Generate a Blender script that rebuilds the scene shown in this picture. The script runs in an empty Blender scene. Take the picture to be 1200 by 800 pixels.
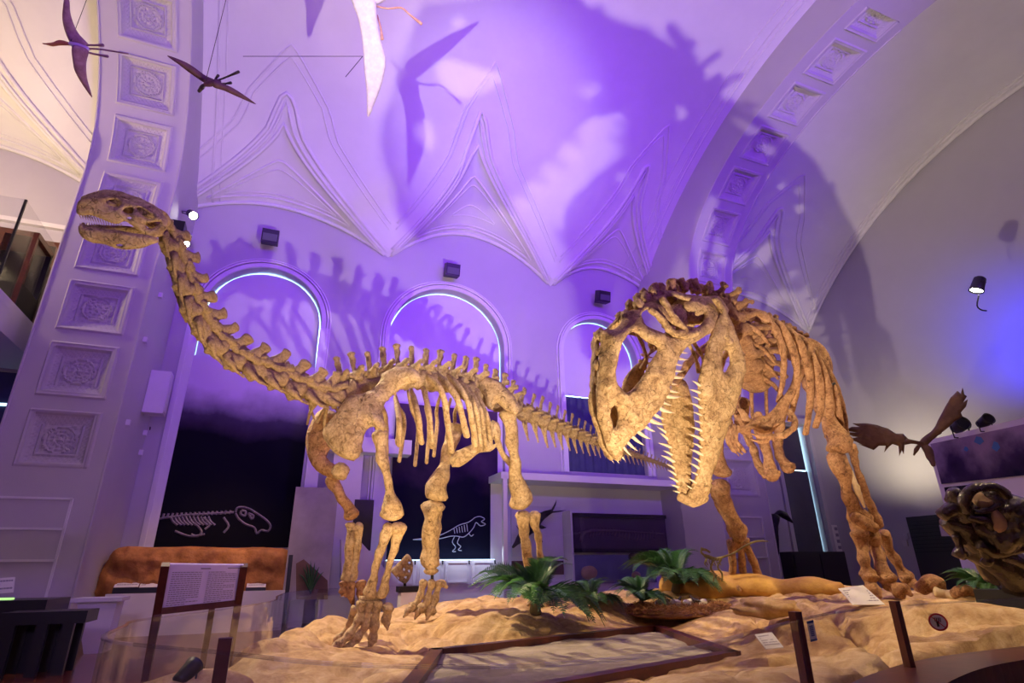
import bpy, bmesh, math, random
import numpy as np
from mathutils import Vector, Matrix, noise
from mathutils.geometry import delaunay_2d_cdt
random.seed(7)
S = bpy.context.scene
COL = S.collection
PI = math.pi
# ------------------------------------------------------------------ camera (20 mm lens, eye 1.5 m)
F = 667.; TH = math.radians(21.9); RO = math.radians(-.72); YA = math.radians(22.1)
CP = Vector((0, 0, 1.5))
FW = Vector((math.sin(YA)*math.cos(TH), math.cos(YA)*math.cos(TH), math.sin(TH)))
_r = Vector((math.cos(YA), -math.sin(YA), 0)); _u = _r.cross(FW)
RT = _r*math.cos(RO) + _u*math.sin(RO); UP = -_r*math.sin(RO) + _u*math.cos(RO)
cam = bpy.data.cameras.new('camera'); cam.sensor_width = 36; cam.lens = F/1200*36; cam.clip_end = 200
co = bpy.data.objects.new('camera', cam); COL.objects.link(co)
co.matrix_world = Matrix(((RT.x, UP.x, -FW.x, CP.x), (RT.y, UP.y, -FW.y, CP.y), (RT.z, UP.z, -FW.z, CP.z), (0, 0, 0, 1)))
S.camera = co
def ray(x, y): return FW + RT*((x-600)/F) - UP*((y-400)/F)
def P(x, y, d): return CP + ray(x, y)*d                    # a point of the place seen at (x, y), d metres away
def onX(x, y, X): r = ray(x, y); return CP + r*((X-CP.x)/r.x)
def onY(x, y, Y): r = ray(x, y); return CP + r*((Y-CP.y)/r.y)
def onZ(x, y, Z): r = ray(x, y); return CP + r*((Z-CP.z)/r.z)
def onPl(x, y, o, n): r = ray(x, y); return CP + r*((o-CP).dot(n)/r.dot(n))
# ------------------------------------------------------------------ materials
def mat(name, c1, c2=None, scale=5., rough=.6, bump=0., bscale=None, metal=0., detail=6, spec=.5, c3=None, coat=0.):
    m = bpy.data.materials.new(name); m.use_nodes = True
    nt = m.node_tree; b = nt.nodes['Principled BSDF']
    b.inputs['Roughness'].default_value = rough; b.inputs['Metallic'].default_value = metal
    b.inputs['Specular IOR Level'].default_value = spec; b.inputs['Coat Weight'].default_value = coat
    tc = nt.nodes.new('ShaderNodeTexCoord')
    c1 = (*c1, 1)
    if c2 is None: b.inputs['Base Color'].default_value = c1
    else:
        n = nt.nodes.new('ShaderNodeTexNoise'); n.inputs['Scale'].default_value = scale; n.inputs['Detail'].default_value = detail
        n.inputs['Roughness'].default_value = .65
        nt.links.new(tc.outputs['Object'], n.inputs['Vector'])
        r = nt.nodes.new('ShaderNodeValToRGB'); r.color_ramp.elements[0].position = .32; r.color_ramp.elements[1].position = .68
        r.color_ramp.elements[0].color = (*c2, 1); r.color_ramp.elements[1].color = c1
        if c3: e = r.color_ramp.elements.new(.5); e.color = (*c3, 1)
        nt.links.new(n.outputs['Fac'], r.inputs['Fac']); nt.links.new(r.outputs['Color'], b.inputs['Base Color'])
    if bump:
        n2 = nt.nodes.new('ShaderNodeTexNoise'); n2.inputs['Scale'].default_value = bscale or scale*4; n2.inputs['Detail'].default_value = 8
        nt.links.new(tc.outputs['Object'], n2.inputs['Vector'])
        bp = nt.nodes.new('ShaderNodeBump'); bp.inputs['Strength'].default_value = bump; bp.inputs['Distance'].default_value = .02
        nt.links.new(n2.outputs['Fac'], bp.inputs['Height']); nt.links.new(bp.outputs['Normal'], b.inputs['Normal'])
    return m
def emis(name, c, s):
    m = bpy.data.materials.new(name); m.use_nodes = True; b = m.node_tree.nodes['Principled BSDF']
    b.inputs['Base Color'].default_value = (*c, 1); b.inputs['Emission Color'].default_value = (*c, 1); b.inputs['Emission Strength'].default_value = s
    return m
def thin_glass(name, tint=(.97, .98, .99), refl=.9, ior=1.4):
    m = bpy.data.materials.new(name); m.use_nodes = True; nt = m.node_tree; nt.nodes.clear()
    o = nt.nodes.new('ShaderNodeOutputMaterial'); t = nt.nodes.new('ShaderNodeBsdfTransparent'); t.inputs['Color'].default_value = (*tint, 1)
    g = nt.nodes.new('ShaderNodeBsdfGlossy'); g.inputs['Roughness'].default_value = .02; g.inputs['Color'].default_value = (refl, refl, refl, 1)
    lw = nt.nodes.new('ShaderNodeLayerWeight'); pw = nt.nodes.new('ShaderNodeMath'); pw.operation = 'POWER'; pw.inputs[1].default_value = 4.5; nt.links.new(lw.outputs['Facing'], pw.inputs[0])
    f = nt.nodes.new('ShaderNodeMath'); f.operation = 'MULTIPLY_ADD'; f.inputs[1].default_value = .55; f.inputs[2].default_value = .035*(ior/1.4); nt.links.new(pw.outputs[0], f.inputs[0])
    mx = nt.nodes.new('ShaderNodeMixShader'); nt.links.new(f.outputs[0], mx.inputs[0]); nt.links.new(t.outputs[0], mx.inputs[1]); nt.links.new(g.outputs[0], mx.inputs[2])
    nt.links.new(mx.outputs[0], o.inputs['Surface']); return m
M = dict(
    plaster=mat('plaster', (.74, .72, .75), (.70, .68, .71), 1.2, .75, .05, 30),
    wallp=mat('wall_paint', (.50, .475, .53), (.47, .445, .50), .8, .7, .04, 40),
    pier=mat('pier_paint', (.56, .53, .58), (.52, .49, .54), .8, .65, .04, 40),
    white=mat('white_paint', (.78, .77, .80), (.74, .73, .76), 2, .5),
    floor=mat('parquet', (.16, .045, .022), (.10, .028, .015), 3, .22, .03, 20),
    blind=mat('blind_fabric', (.70, .66, .76), (.67, .63, .72), 1.5, .8, .02, 12),
    poster=mat('poster_night', (.016, .012, .028), (.005, .004, .010), .8, .8, c3=(.010, .008, .016), spec=.15),
    curtain=mat('curtain_blue', (.06, .07, .16), (.04, .045, .11), 3, .8),
    drawl=mat('pale_drawing', (.32, .29, .34), (.14, .12, .16), 14, .6),
    chalk=mat('chalk_drawing', (.62, .64, .70)),
    dark=mat('dark_metal', (.015, .015, .018), rough=.4),
    black=mat('black_panel', (.008, .008, .010), rough=.35),
    wood=mat('dark_red_wood', (.12, .028, .018), (.06, .014, .010), 12, .32, .05, 40),
    bone=mat('cast_bone_tan', (.66, .49, .28), (.26, .155, .075), 6, .62, .9, 40, c3=(.50, .345, .18), detail=10),
    bone2=mat('cast_bone_rust', (.55, .30, .14), (.16, .065, .03), 6, .5, .9, 36, c3=(.38, .185, .085), detail=10),
    bone3=mat('skull_bone_ochre', (.62, .40, .17), (.20, .10, .035), 5, .55, 1., 15, c3=(.46, .28, .11), detail=12),
    tooth=mat('tooth_enamel', (.80, .66, .42), (.62, .44, .24), 20, .35),
    rock=mat('sand_rock', (.70, .49, .24), (.40, .21, .075), 1.3, .75, 1., 9, c3=(.58, .37, .16), detail=12),
    rock2=mat('orange_rock', (.62, .27, .06), (.22, .08, .018), 2.0, .7, .9, 12, c3=(.45, .18, .04), detail=10),
    ledge=mat('yellow_rock', (.74, .44, .10), (.42, .20, .05), 3, .7, .5, 18),
    sand=mat('grey_sand', (.42, .36, .27), (.25, .21, .15), 4, .9, .6, 30, c3=(.34, .29, .21)),
    straw=mat('straw', (.42, .19, .06), (.20, .08, .03), 9, .8),
    egg=mat('eggshell', (.80, .76, .66), (.70, .64, .52), 14, .4),
    leaf=mat('cycad_leaf', (.05, .17, .045), (.025, .09, .03), 6, .45),
    stem=mat('plant_stem', (.12, .09, .04), rough=.7),
    card=mat('white_card', (.80, .78, .76), rough=.45), ink=mat('grey_print', (.30, .28, .33)),
    red=mat('red_print', (.6, .03, .03)), bluep=mat('blue_print', (.05, .10, .35)),
    fossil=mat('dark_fossil', (.055, .028, .020), (.015, .008, .007), 8, .25, .9, 30, coat=.5),
    clay=mat('clay_fill', (.46, .30, .19), (.34, .21, .12), 9, .7, .4, 30),
    antler=mat('antler', (.22, .115, .055), (.11, .05, .025), 6, .55, .5, 30),
    ptero=mat('pterosaur_mauve', (.42, .26, .25), (.25, .13, .13), 14, .6, .3, 40), ptero_w=mat('pterosaur_white', (.80, .76, .74), (.62, .57, .58), 12, .6, .3, 50),
    ptero_d=mat('pterosaur_dark', (.13, .05, .055), (.07, .025, .03), 12, .6, .3, 40), beak=mat('orange_beak', (.62, .24, .10), (.40, .13, .06), 10, .5), pskin=mat('pterosaur_skin', (.66, .42, .24), (.45, .22, .12), 16, .6, .4, 50),
    glass=thin_glass('railing_glass'), smoke=thin_glass('case_glass', (.93, .93, .96)), fglass=thin_glass('dark_picture_glass', (.6, .6, .65), .9, 1.5),
    day=emis('daylight_gap', (.55, .88, 1.0), 4.5), lampw=emis('lamp_face', (1, .93, .82), 60.), green=emis('green_case_light', (.45, .9, .25), 1.2), blueorb=emis('blue_lamp_lens', (.16, .03, 1.), 3.), ledstrip=emis('case_strip_light', (.55, .85, 1.), 2.2),
)
def bone_mat(name, light, mid, dark, sc, seam=.5, rough=.6, bump=.8):
    m = bpy.data.materials.new(name); m.use_nodes = True; nt = m.node_tree; b = nt.nodes['Principled BSDF']; b.inputs['Roughness'].default_value = rough; b.inputs['Specular IOR Level'].default_value = .35
    N = nt.nodes.new; lk = nt.links.new; tc = N('ShaderNodeTexCoord'); out = tc.outputs['Object']
    def noise_(s, d, dist=0.): n = N('ShaderNodeTexNoise'); n.inputs['Scale'].default_value = s; n.inputs['Detail'].default_value = d; n.inputs['Roughness'].default_value = .7; n.inputs['Distortion'].default_value = dist; lk(out, n.inputs['Vector']); return n.outputs['Fac']
    a, f = noise_(sc, 6, .6), noise_(sc*5, 8, .3)
    ad = N('ShaderNodeMath'); ad.operation = 'MULTIPLY_ADD'; ad.inputs[1].default_value = .55; lk(f, ad.inputs[0]); sb = N('ShaderNodeMath'); sb.operation = 'MULTIPLY'; sb.inputs[1].default_value = .55; lk(a, sb.inputs[0]); lk(sb.outputs[0], ad.inputs[2])
    r = N('ShaderNodeValToRGB'); e = r.color_ramp.elements; e[0].position = .40; e[0].color = (*dark, 1); e[1].position = .66; e[1].color = (*light, 1); q = e.new(.53); q.color = (*mid, 1); lk(ad.outputs[0], r.inputs[0])
    v = N('ShaderNodeTexVoronoi'); v.feature = 'DISTANCE_TO_EDGE'; v.inputs['Scale'].default_value = sc*1.1
    wp = N('ShaderNodeMixRGB'); wp.inputs[0].default_value = .12; lk(out, wp.inputs[1]); n3 = N('ShaderNodeTexNoise'); n3.inputs['Scale'].default_value = sc*2; lk(out, n3.inputs['Vector']); lk(n3.outputs['Color'], wp.inputs[2]); lk(wp.outputs[0], v.inputs['Vector'])
    cr = N('ShaderNodeMapRange'); cr.inputs[1].default_value = 0; cr.inputs[2].default_value = .018; cr.inputs[3].default_value = 1-seam; cr.inputs[4].default_value = 1; lk(v.outputs['Distance'], cr.inputs[0])
    mx = N('ShaderNodeMixRGB'); mx.blend_type = 'MULTIPLY'; mx.inputs[0].default_value = 1; lk(r.outputs[0], mx.inputs[1]); lk(cr.outputs[0], mx.inputs[2]); lk(mx.outputs[0], b.inputs['Base Color'])
    h = N('ShaderNodeMath'); h.operation = 'ADD'; lk(ad.outputs[0], h.inputs[0]); lk(cr.outputs[0], h.inputs[1]); bp = N('ShaderNodeBump'); bp.inputs['Strength'].default_value = bump; bp.inputs['Distance'].default_value = .035; lk(h.outputs[0], bp.inputs['Height']); lk(bp.outputs[0], b.inputs['Normal'])
    return m
M['bone'] = bone_mat('cast_bone_tan', (.70, .52, .30), (.50, .34, .18), (.20, .115, .05), 7.)
M['bone2'] = bone_mat('cast_bone_rust', (.58, .33, .16), (.38, .19, .085), (.13, .05, .022), 7.)
M['bone3'] = bone_mat('skull_bone_ochre', (.68, .46, .21), (.46, .28, .11), (.17, .08, .03), 8., .45, .55)
M['rock'] = bone_mat('sand_rock', (.78, .57, .31), (.58, .37, .16), (.32, .17, .065), 1.5, .0, .75, 1.)
M['fossil'] = mat('dark_fossil', (.050, .028, .024), (.008, .005, .005), 8, .22, 1., 18, coat=.6)
# ------------------------------------------------------------------ mesh helpers
FZ = .55                                                   # level of the hall floor
class MB:
    def __init__(s): s.v = []; s.f = []
    def add(s, vs, fs):
        o = len(s.v); s.v += [tuple(v) for v in vs]; s.f += [tuple(i+o for i in f) for f in fs]; return s
    def box(s, c, d, m=None):
        x, y, z = d[0]/2, d[1]/2, d[2]/2; b = min(x, y, z)*.12
        vs = []
        for sx in (-1, 1):
            for sy in (-1, 1):
                for sz in (-1, 1): vs.append(Vector((sx*x, sy*y, sz*z)))
        if m is not None: vs = [m @ v for v in vs]
        c = Vector(c); vs = [v + c for v in vs]
        return s.add(vs, [(0, 1, 3, 2), (4, 6, 7, 5), (0, 4, 5, 1), (2, 3, 7, 6), (0, 2, 6, 4), (1, 5, 7, 3)])
    def bar(s, a, b, w, h=None, up=(0, 0, 1)):
        a = Vector(a); b = Vector(b); t = (b-a).normalized(); up = Vector(up); sd = t.cross(up)
        if sd.length < 1e-3: sd = t.cross(Vector((1, 0, 0)))
        sd.normalize(); u2 = sd.cross(t); h = h or w
        vs = [q + sd*(i*w/2) + u2*(j*h/2) for q in (a, b) for i, j in ((-1, -1), (1, -1), (1, 1), (-1, 1))]
        return s.add(vs, [(3, 2, 1, 0), (4, 5, 6, 7), (0, 1, 5, 4), (1, 2, 6, 5), (2, 3, 7, 6), (3, 0, 4, 7)])
    def prism(s, poly, d):                       # polygon (3-D points) pushed along d
        n = len(poly); d = Vector(d); vs = [Vector(p) for p in poly] + [Vector(p)+d for p in poly]
        return s.add(vs, [tuple(range(n))[::-1], tuple(range(n, 2*n))] + [(i, (i+1) % n, n+(i+1) % n, n+i) for i in range(n)])
    def tube(s, pts, rad, seg=10, flat=1., up=(0, 0, 1), nz=0., nf=6., smooth=3, closed=False, cap=True, seed=0):
        pts = [Vector(p) for p in pts]
        if not hasattr(rad, '__len__'): rad = [rad]*len(pts)
        n = len(pts); P2 = []; R2 = []
        if smooth > 1 and n > 2 or smooth > 1 and nz:
            rng = n if closed else n-1
            for i in range(rng):
                p1, p2 = pts[i], pts[(i+1) % n]
                p0 = pts[i-1] if (i > 0 or closed) else p1*2-p2
                p3 = pts[(i+2) % n] if (i+2 < n or closed) else p2*2-p1
                r1, r2 = rad[i], rad[(i+1) % n]
                for k in range(smooth):
                    t = k/smooth; t2 = t*t; t3 = t2*t
                    P2.append(.5*((2*p1)+(p2-p0)*t+(2*p0-5*p1+4*p2-p3)*t2+(3*p1-p0-3*p2+p3)*t3)); q = t*t*(3-2*t); R2.append(r1+(r2-r1)*q)
            if not closed: P2.append(pts[-1]); R2.append(rad[-1])
        else: P2, R2 = pts, list(rad)
        if cap and not closed:
            t0 = (P2[0]-P2[1]).normalized(); t1 = (P2[-1]-P2[-2]).normalized(); ra, rb = R2[0], R2[-1]
            P2 = [P2[0]+t0*ra*.5, P2[0]+t0*ra*.3] + P2 + [P2[-1]+t1*rb*.3, P2[-1]+t1*rb*.5]
            R2 = [ra*.35, ra*.8] + R2 + [rb*.8, rb*.35]
        m = len(P2); up = Vector(up); vs = []; fs = []
        nrm = None
        for i in range(m):
            if closed: t = P2[(i+1) % m]-P2[i-1]
            else: t = P2[min(i+1, m-1)]-P2[max(i-1, 0)]
            if t.length < 1e-9: t = Vector((0, 0, 1))
            t.normalize()
            if nrm is None:
                nrm = up - t*up.dot(t)
                if nrm.length < .05: nrm = Vector((1, 0, 0)) - t*t.x
            else: nrm = nrm - t*nrm.dot(t)
            nrm.normalize(); b = t.cross(nrm)
            for k in range(seg):
                a = 2*PI*k/seg; d = nrm*math.cos(a) + b*(math.sin(a)*flat); p = P2[i] + d*R2[i]
                if nz: p += d*(R2[i]*nz*noise.noise(p*nf/(max(rad)*8+.05) + Vector((seed, 0, 0)))*2)
                vs.append(p)
        for i in range(m if closed else m-1):
            j = (i+1) % m
            for k in range(seg): l = (k+1) % seg; fs.append((i*seg+k, i*seg+l, j*seg+l, j*seg+k))
        if not closed: fs.append(tuple(range(seg))[::-1]); fs.append(tuple(range((m-1)*seg, m*seg)))
        return s.add(vs, fs)
    def ball(s, c, r, nz=0., seg=14, rings=9, sc=(1, 1, 1), rot=None, nf=3.):
        c = Vector(c); vs = []; fs = []
        for i in range(rings+1):
            th = PI*i/rings
            for k in range(seg):
                a = 2*PI*k/seg; d = Vector((math.sin(th)*math.cos(a)*sc[0], math.sin(th)*math.sin(a)*sc[1], math.cos(th)*sc[2]))
                if rot is not None: d = rot @ d
                if nz: d = d*(1+nz*noise.noise(d*nf+c*3)*2)
                vs.append(c+d*r)
        for i in range(rings):
            for k in range(seg): l = (k+1) % seg; fs.append((i*seg+k, (i+1)*seg+k, (i+1)*seg+l, i*seg+l))
        return s.add(vs, fs)
    def build(s, name, m, parent=None, smooth=False, **tags):
        me = bpy.data.meshes.new(name); me.from_pydata([(v[0], v[1], max(v[2], FZ)) for v in s.v] if name not in ('proto', 'f', 't', 'trim_vault_moulding') else s.v, [], s.f); me.validate(); me.update()
        bm = bmesh.new(); bm.from_mesh(me); bmesh.ops.remove_doubles(bm, verts=bm.verts, dist=1e-6); bmesh.ops.recalc_face_normals(bm, faces=bm.faces); bm.to_mesh(me); bm.free()
        if smooth: me.polygons.foreach_set('use_smooth', [True]*len(me.polygons))
        o = bpy.data.objects.new(name, me); COL.objects.link(o)
        for mm in (m if isinstance(m, (list, tuple)) else [m]): me.materials.append(M[mm])
        if parent is not None: o.parent = parent
        return tag(o, **tags)
def tag(o, label=None, cat=None, group=None, kind=None):
    if label: o['label'] = label
    if cat: o['category'] = cat
    if group: o['group'] = group
    if kind: o['kind'] = kind
    return o
ORIG = {}
def thing(name, loc, label, cat, group=None):
    o = bpy.data.objects.new(name, None); COL.objects.link(o); loc = Vector(loc); loc.z = max(loc.z, FZ); o.location = loc; o.empty_display_size = .1
    bpy.context.view_layer.update()
    return tag(o, label, cat, group)
def settle():                                              # parts are written in world space: give each its parent's inverse
    bpy.context.view_layer.update()
def own(parent, *objs):
    for o in objs: o.parent = parent; o.matrix_parent_inverse = Matrix.Translation(parent.location).inverted() if parent.type == 'EMPTY' else Matrix.Identity(4)
    return objs[0]
def dup(o, parent=None, mtx=None):
    c = o.copy(); COL.objects.link(c); c.parent = parent
    if mtx is not None: c.matrix_basis = mtx
    for ch in o.children: dup(ch, c)
    return c
def pip(x, y, poly):
    ins = False; n = len(poly); j = n-1
    for i in range(n):
        xi, yi = poly[i]; xj, yj = poly[j]
        if (yi > y) != (yj > y) and x < (xj-xi)*(y-yi)/(yj-yi)+xi: ins = not ins
        j = i
    return ins
def resamp(loop, step, rnd=True):                          # even, rounded outline
    n = len(loop); out = []
    for i in range(n):
        p0, p1, p2, p3 = [Vector(loop[(i+k-1) % n]) for k in range(4)]
        L = (p2-p1).length; k = max(1, int(L/step))
        for q in range(k):
            t = q/k
            if rnd: out.append(.5*((2*p1)+(p2-p0)*t+(2*p0-5*p1+4*p2-p3)*t*t+(3*p1-p0-3*p2+p3)*t**3))
            else: out.append(p1.lerp(p2, t))
    return [(p.x, p.y) for p in out]
def plate(outer, holes, fn, step, T, w, rnd=True, nz=0., edge=.25, sd=0.):
    """solid plate with holes: 2-D outline, fn(u, v, off) -> point off to one side of the mid surface; thickness T, rounded over a rim of width w"""
    outer = resamp(outer, step, rnd); holes = [resamp(h, step*.8, rnd) for h in holes]
    vs = []; es = []
    for lp in [outer]+holes:
        o = len(vs); vs += lp; es += [(o+i, o+(i+1) % len(lp)) for i in range(len(lp))]
    B = np.array(vs); nb = len(vs)
    x0, y0 = B.min(0); x1, y1 = B.max(0); A = np.roll(B, -1, 0)
    rr = random.Random(3)
    yy = y0
    while yy < y1:
        xx = x0
        while xx < x1:
            q = (xx+rr.uniform(-.25, .25)*step, yy+rr.uniform(-.25, .25)*step)
            if ((B-q)**2).sum(1).min() > (step*.55)**2 and pip(*q, outer) and not any(pip(*q, h) for h in holes): vs.append(q)
            xx += step
        yy += step
    r = delaunay_2d_cdt([Vector(v) for v in vs], es, [], 0, 1e-6)
    V, Fc, ov = r[0], r[2], r[3]
    keep = []
    for f in Fc:
        cx = sum(V[i].x for i in f)/3; cy = sum(V[i].y for i in f)/3
        if pip(cx, cy, outer) and not any(pip(cx, cy, h) for h in holes): keep.append(tuple(f))
    n = len(V); top = []; bot = []
    for p in V:
        d = math.sqrt(((B-(p.x, p.y))**2).sum(1).min()); t = min(1., d/w); k = edge+(1-edge)*math.sqrt(max(0, 1-(1-t)**2))
        h = T/2*k; e = nz*noise.fractal(Vector((p.x, p.y, sd))/(step*4), 1, 2, 3) if nz else 0
        top.append(fn(p.x, p.y, h+e)); bot.append(fn(p.x, p.y, -h+e*.5))
    cnt = {}
    for f in keep:
        for a, b in ((f[0], f[1]), (f[1], f[2]), (f[2], f[0])): cnt[(a, b)] = 1
    side = [(a, b, b+n, a+n) for (a, b) in cnt if (b, a) not in cnt]
    fs = [f for f in keep] + [(f[2]+n, f[1]+n, f[0]+n) for f in keep] + [(b, a, d, c) for (a, b, c, d) in side]
    m = MB(); m.add(top+bot, fs); return m
def grid(xs, ys, fn):
    m = MB(); nx, ny = len(xs), len(ys)
    m.add([fn(x, y) for x in xs for y in ys], [(i*ny+j, (i+1)*ny+j, (i+1)*ny+j+1, i*ny+j+1) for i in range(nx-1) for j in range(ny-1)])
    return m
def lerp(a, b, t): return a+(b-a)*t
# ================================================================== THE HALL
YW = 13.5; XL, XR = -9.85, 17.0; YB = -3.5
def vault(y): return 2.3+math.sqrt(max(0, 121-(y-5)**2))
LUN = [(-9.85, -4.15, -7.0, 10.3, -6.6, 11.6, 2.7), (-3.4, 1.94, -.95, 10.15, -.95, 11.45, 2.4), (1.94, 6.74, 4.2, 10.45, 3.43, 11.84, 3.), (6.74, 10.7, 8.5, 10.2, 8.36, 11.78, 2.9), (11.2, 16.95, 14.0, 10.3, 13.3, 11.7, 2.8)]
def lun(x, y, L):
    xl, xr, xw, zp, xa, za, D = L; t = min(1, max(0, (YW-y)/D)); xc = lerp(xw, xa, t)
    s = (x-xc)/((xc-xl) if x < xc else (xr-xc)); 
    if abs(s) > 1.02: return -9
    rg = lerp(zp, za, t); return rg-(rg-9.28)*abs(s)**lerp(2.0, 1.15, min(1, t*1.3))
def ceil_z(x, y):
    z = vault(y)
    if y > 9:
        for L in LUN: z = max(z, lun(x, y, L))
    return z
xs = list(np.linspace(XL, XR, 420)); ys = list(np.linspace(YB, 9.5, 40)) + list(np.linspace(9.5, YW, 95))[1:]
g = grid(xs, ys, lambda x, y: Vector((x, y, ceil_z(x, y))))
g.build('ceiling', 'plaster', smooth=True, kind='structure')
# mouldings that follow the groins
mo = MB()
def contour(L, c, x0, x1, n=46):
    out = []
    for i in range(n+1):
        x = lerp(x0, x1, i/n); a, b = 7.5, YW
        f = lambda y: vault(y)-max(lun(x, y, L), 5)-c
        if f(b) > 0 or f(a) < 0: continue
        for _ in range(30):
            m_ = (a+b)/2
            if f(m_) > 0: a = m_
            else: b = m_
        out.append(Vector((x, a, ceil_z(x, a)-.01)))
    return out
def under(pts, dz=0): return [Vector((p[0], p[1], ceil_z(p[0], p[1])+dz)) for p in pts]
for L in LUN:
    xl, xr = L[0], L[1]; g_ = (xr-xl)
    for c, r in ((.62, .022), (.50, .018), (.10, .05), (.01, .035), (-.07, .05)):
        c_ = contour(L, c, xl+g_*.015, xr-g_*.015)
        if len(c_) > 3: mo.tube(c_, r, 6, smooth=1, cap=False)
    for c, r, yb in ((-.30, .03, .22), (-.38, .018, .32)):
        c_ = contour(L, c, xl+.05, xr-.05, 60)
        c_ = [p for p in c_ if p.y < YW-yb]
        if len(c_) > 3:
            a, b = c_[0], c_[-1]; mid = [Vector((lerp(b.x, a.x, k/12), YW-yb, 0)) for k in range(13)]
            mo.tube(c_+under(mid, -.01), r, 6, smooth=1, closed=True)
            # small fan panel inside
    mid = [Vector((lerp(xl+.1, xr-.1, k/30), YW-.05, 0)) for k in range(31)]; mo.tube(under(mid, -.02), .05, 6, smooth=1, cap=False)
    # inner pointed panel
    cc = [p for p in contour(L, -.62, xl+.05, xr-.05, 60) if p.y < YW-.6]
    if len(cc) > 3:
        a, b = cc[0], cc[-1]; mid = [Vector((lerp(b.x, a.x, k/12), YW-.6, 0)) for k in range(13)]; mo.tube(cc+under(mid, -.01), .014, 6, smooth=1, closed=True)
for X, r in ((9.55, .03), (9.42, .018), (9.15, .02), (16.93, .07), (16.75, .035), (16.6, .02), (-2.35, .03), (-2.2, .018), (11.6, .02), (-4.4, .02)):
    mo.tube([Vector((X, y, ceil_z(X, y)-.01)) for y in np.linspace(0, 13.4, 90)], r, 6, smooth=1, cap=False)
mo.build('trim_vault_moulding', 'plaster', smooth=True, kind='structure')
# small corbel tongues under the cusps (U-shaped moulding)
# ---- transverse arches with their piers
def arch_face(x, flip, name):
    m = MB(); yy = list(np.linspace(-1.12, 11.12, 60))
    def ez(y): return 8.6+3.7*math.sqrt(max(0, 1-((y-5)/6.12)**2))
    for a, b in zip(yy, yy[1:]): m.add([(x, a, ez(a)), (x, b, ez(b)), (x, b, vault(b)+.35), (x, a, vault(a)+.35)], [(0, 1, 2, 3)])
    yy = list(np.linspace(11.12, YW, 12))
    for a, b in zip(yy, yy[1:]): m.add([(x, a, 0), (x, b, 0), (x, b, vault(b)+.35), (x, a, vault(a)+.35)], [(0, 1, 2, 3)])
    m.add([(x, -1.12, 0), (x, YB, 0), (x, YB, 9.5), (x, -1.12, 11.6)], [(0, 1, 2, 3)])
    return m
path = [(11.12, z) for z in np.arange(0, 8.6, .03)]
t = 0
for t in np.linspace(0, PI/2, 330): path.append((5+6.12*math.cos(t), 8.6+3.7*math.sin(t)))
Lc = [0]
for a, b in zip(path, path[1:]): Lc.append(Lc[-1]+math.hypot(a[0]-b[0], a[1]-b[1]))
def relief(u, s):                                           # u in 0..1.5 across, s along; > 0 stands proud
    if s < 3.1: return 0
    k = math.floor((s-3.12+.15)/1.165); c = 3.12+k*1.165+.425
    a = (u-.775)/.46; b = (s-c)/.44; r = max(abs(a), abs(b))
    if r > 1.06: return 0
    if r > .97: return .03
    if r > .88: return .015
    if r > .84: return -.03
    if r > .60: return -.045-.05*(.84-r)/.24+.008*math.sin(a*38)*math.sin(b*38)
    if r > .55: return -.055
    rr = math.hypot(a, b); th = math.atan2(b, a)
    if rr > .5: return -.10+.018*math.sin(8*th)*math.sin(rr*22)
    if rr > .44: return -.06
    return -.09+.016*math.cos(12*th)*math.sin(min(1, rr/.44)*PI)+.012*math.sin(rr*40)+.03*max(0, 1-rr/.12)
for nm, x0, x1, fine in (('left', -4.15, -2.65, 1), ('right', 9.8, 11.3, -1)):
    m = MB(); us = np.linspace(0, 1.5, 64); vs = []
    for i, (y, z) in enumerate(path):
        a = path[max(0, i-1)]; b = path[min(len(path)-1, i+1)]; ty, tz = b[0]-a[0], b[1]-a[1]; l = math.hypot(ty, tz); ny, nz_ = -tz/l, ty/l
        for u in us:
            d = relief(u, Lc[i]); vs.append((x0+u, y+ny*d, z+nz_*d))
    n = len(us)
    m.add(vs, [(i*n+j, (i+1)*n+j, (i+1)*n+j+1, i*n+j+1) for i in range(len(path)-1) for j in range(n-1)])
    pb = [(5-6.12*math.cos(t), 8.6+3.7*math.sin(t)) for t in np.linspace(0, PI/2, 30)][::-1]+[(-1.12, 0)]
    for a, b in zip(pb, pb[1:]): m.add([(x0, a[0], a[1]), (x1, a[0], a[1]), (x1, b[0], b[1]), (x0, b[0], b[1])], [(0, 1, 2, 3)])
    for x in (x0, x1): q = arch_face(x, 0, ''); m.add(q.v, q.f)
    # edge roll
    m.tube([(x1 if nm == 'left' else x0, y+.0, z) for y, z in path[::12]], .02, 6, smooth=1, cap=False)
    m.tube([(x1 if nm == 'right' else x0, y+.0, z) for y, z in path[::12]], .02, 6, smooth=1, cap=False)
    m.build('trim_coffered_arch_'+nm, 'pier', kind='structure')
# shelf-like framed panels low on the piers
for nm, x0 in (('left', -4.15), ('right', 9.8)):
    m = MB()
    for z in (2.62, 2.17, 1.72): m.box((x0+.68, 11.11, z), (1.0, .03, .035))
    for x in (.18, 1.18): m.box((x0+x, 11.11, 1.85), (.035, .03, 1.55))
    m.build('trim_pier_panel_'+nm, 'white', kind='structure')
# ---- shell
def quad(name, a, b, c, d, mt='wallp'): return MB().add([a, b, c, d], [(0, 1, 2, 3)]).build(name, mt, kind='structure')
quad('floor', (XL, YB, 0), (XR, YB, 0), (XR, YW, 0), (XL, YW, 0), 'floor')
def endwall(name, x):
    yy = list(np.linspace(YB, YW, 40)); m = MB(); m.add([(x, y, 0) for y in yy]+[(x, y, vault(y)+.3) for y in yy], [(i, i+1, 41+i, 40+i) for i in range(39)]); m.build(name, 'wallp', kind='structure')
endwall('wall_left', XL); endwall('wall_right', XR)
quad('wall_back', (XL, YB, 0), (XR, YB, 0), (XR, YB, 9.6), (XL, YB, 9.6))
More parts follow.
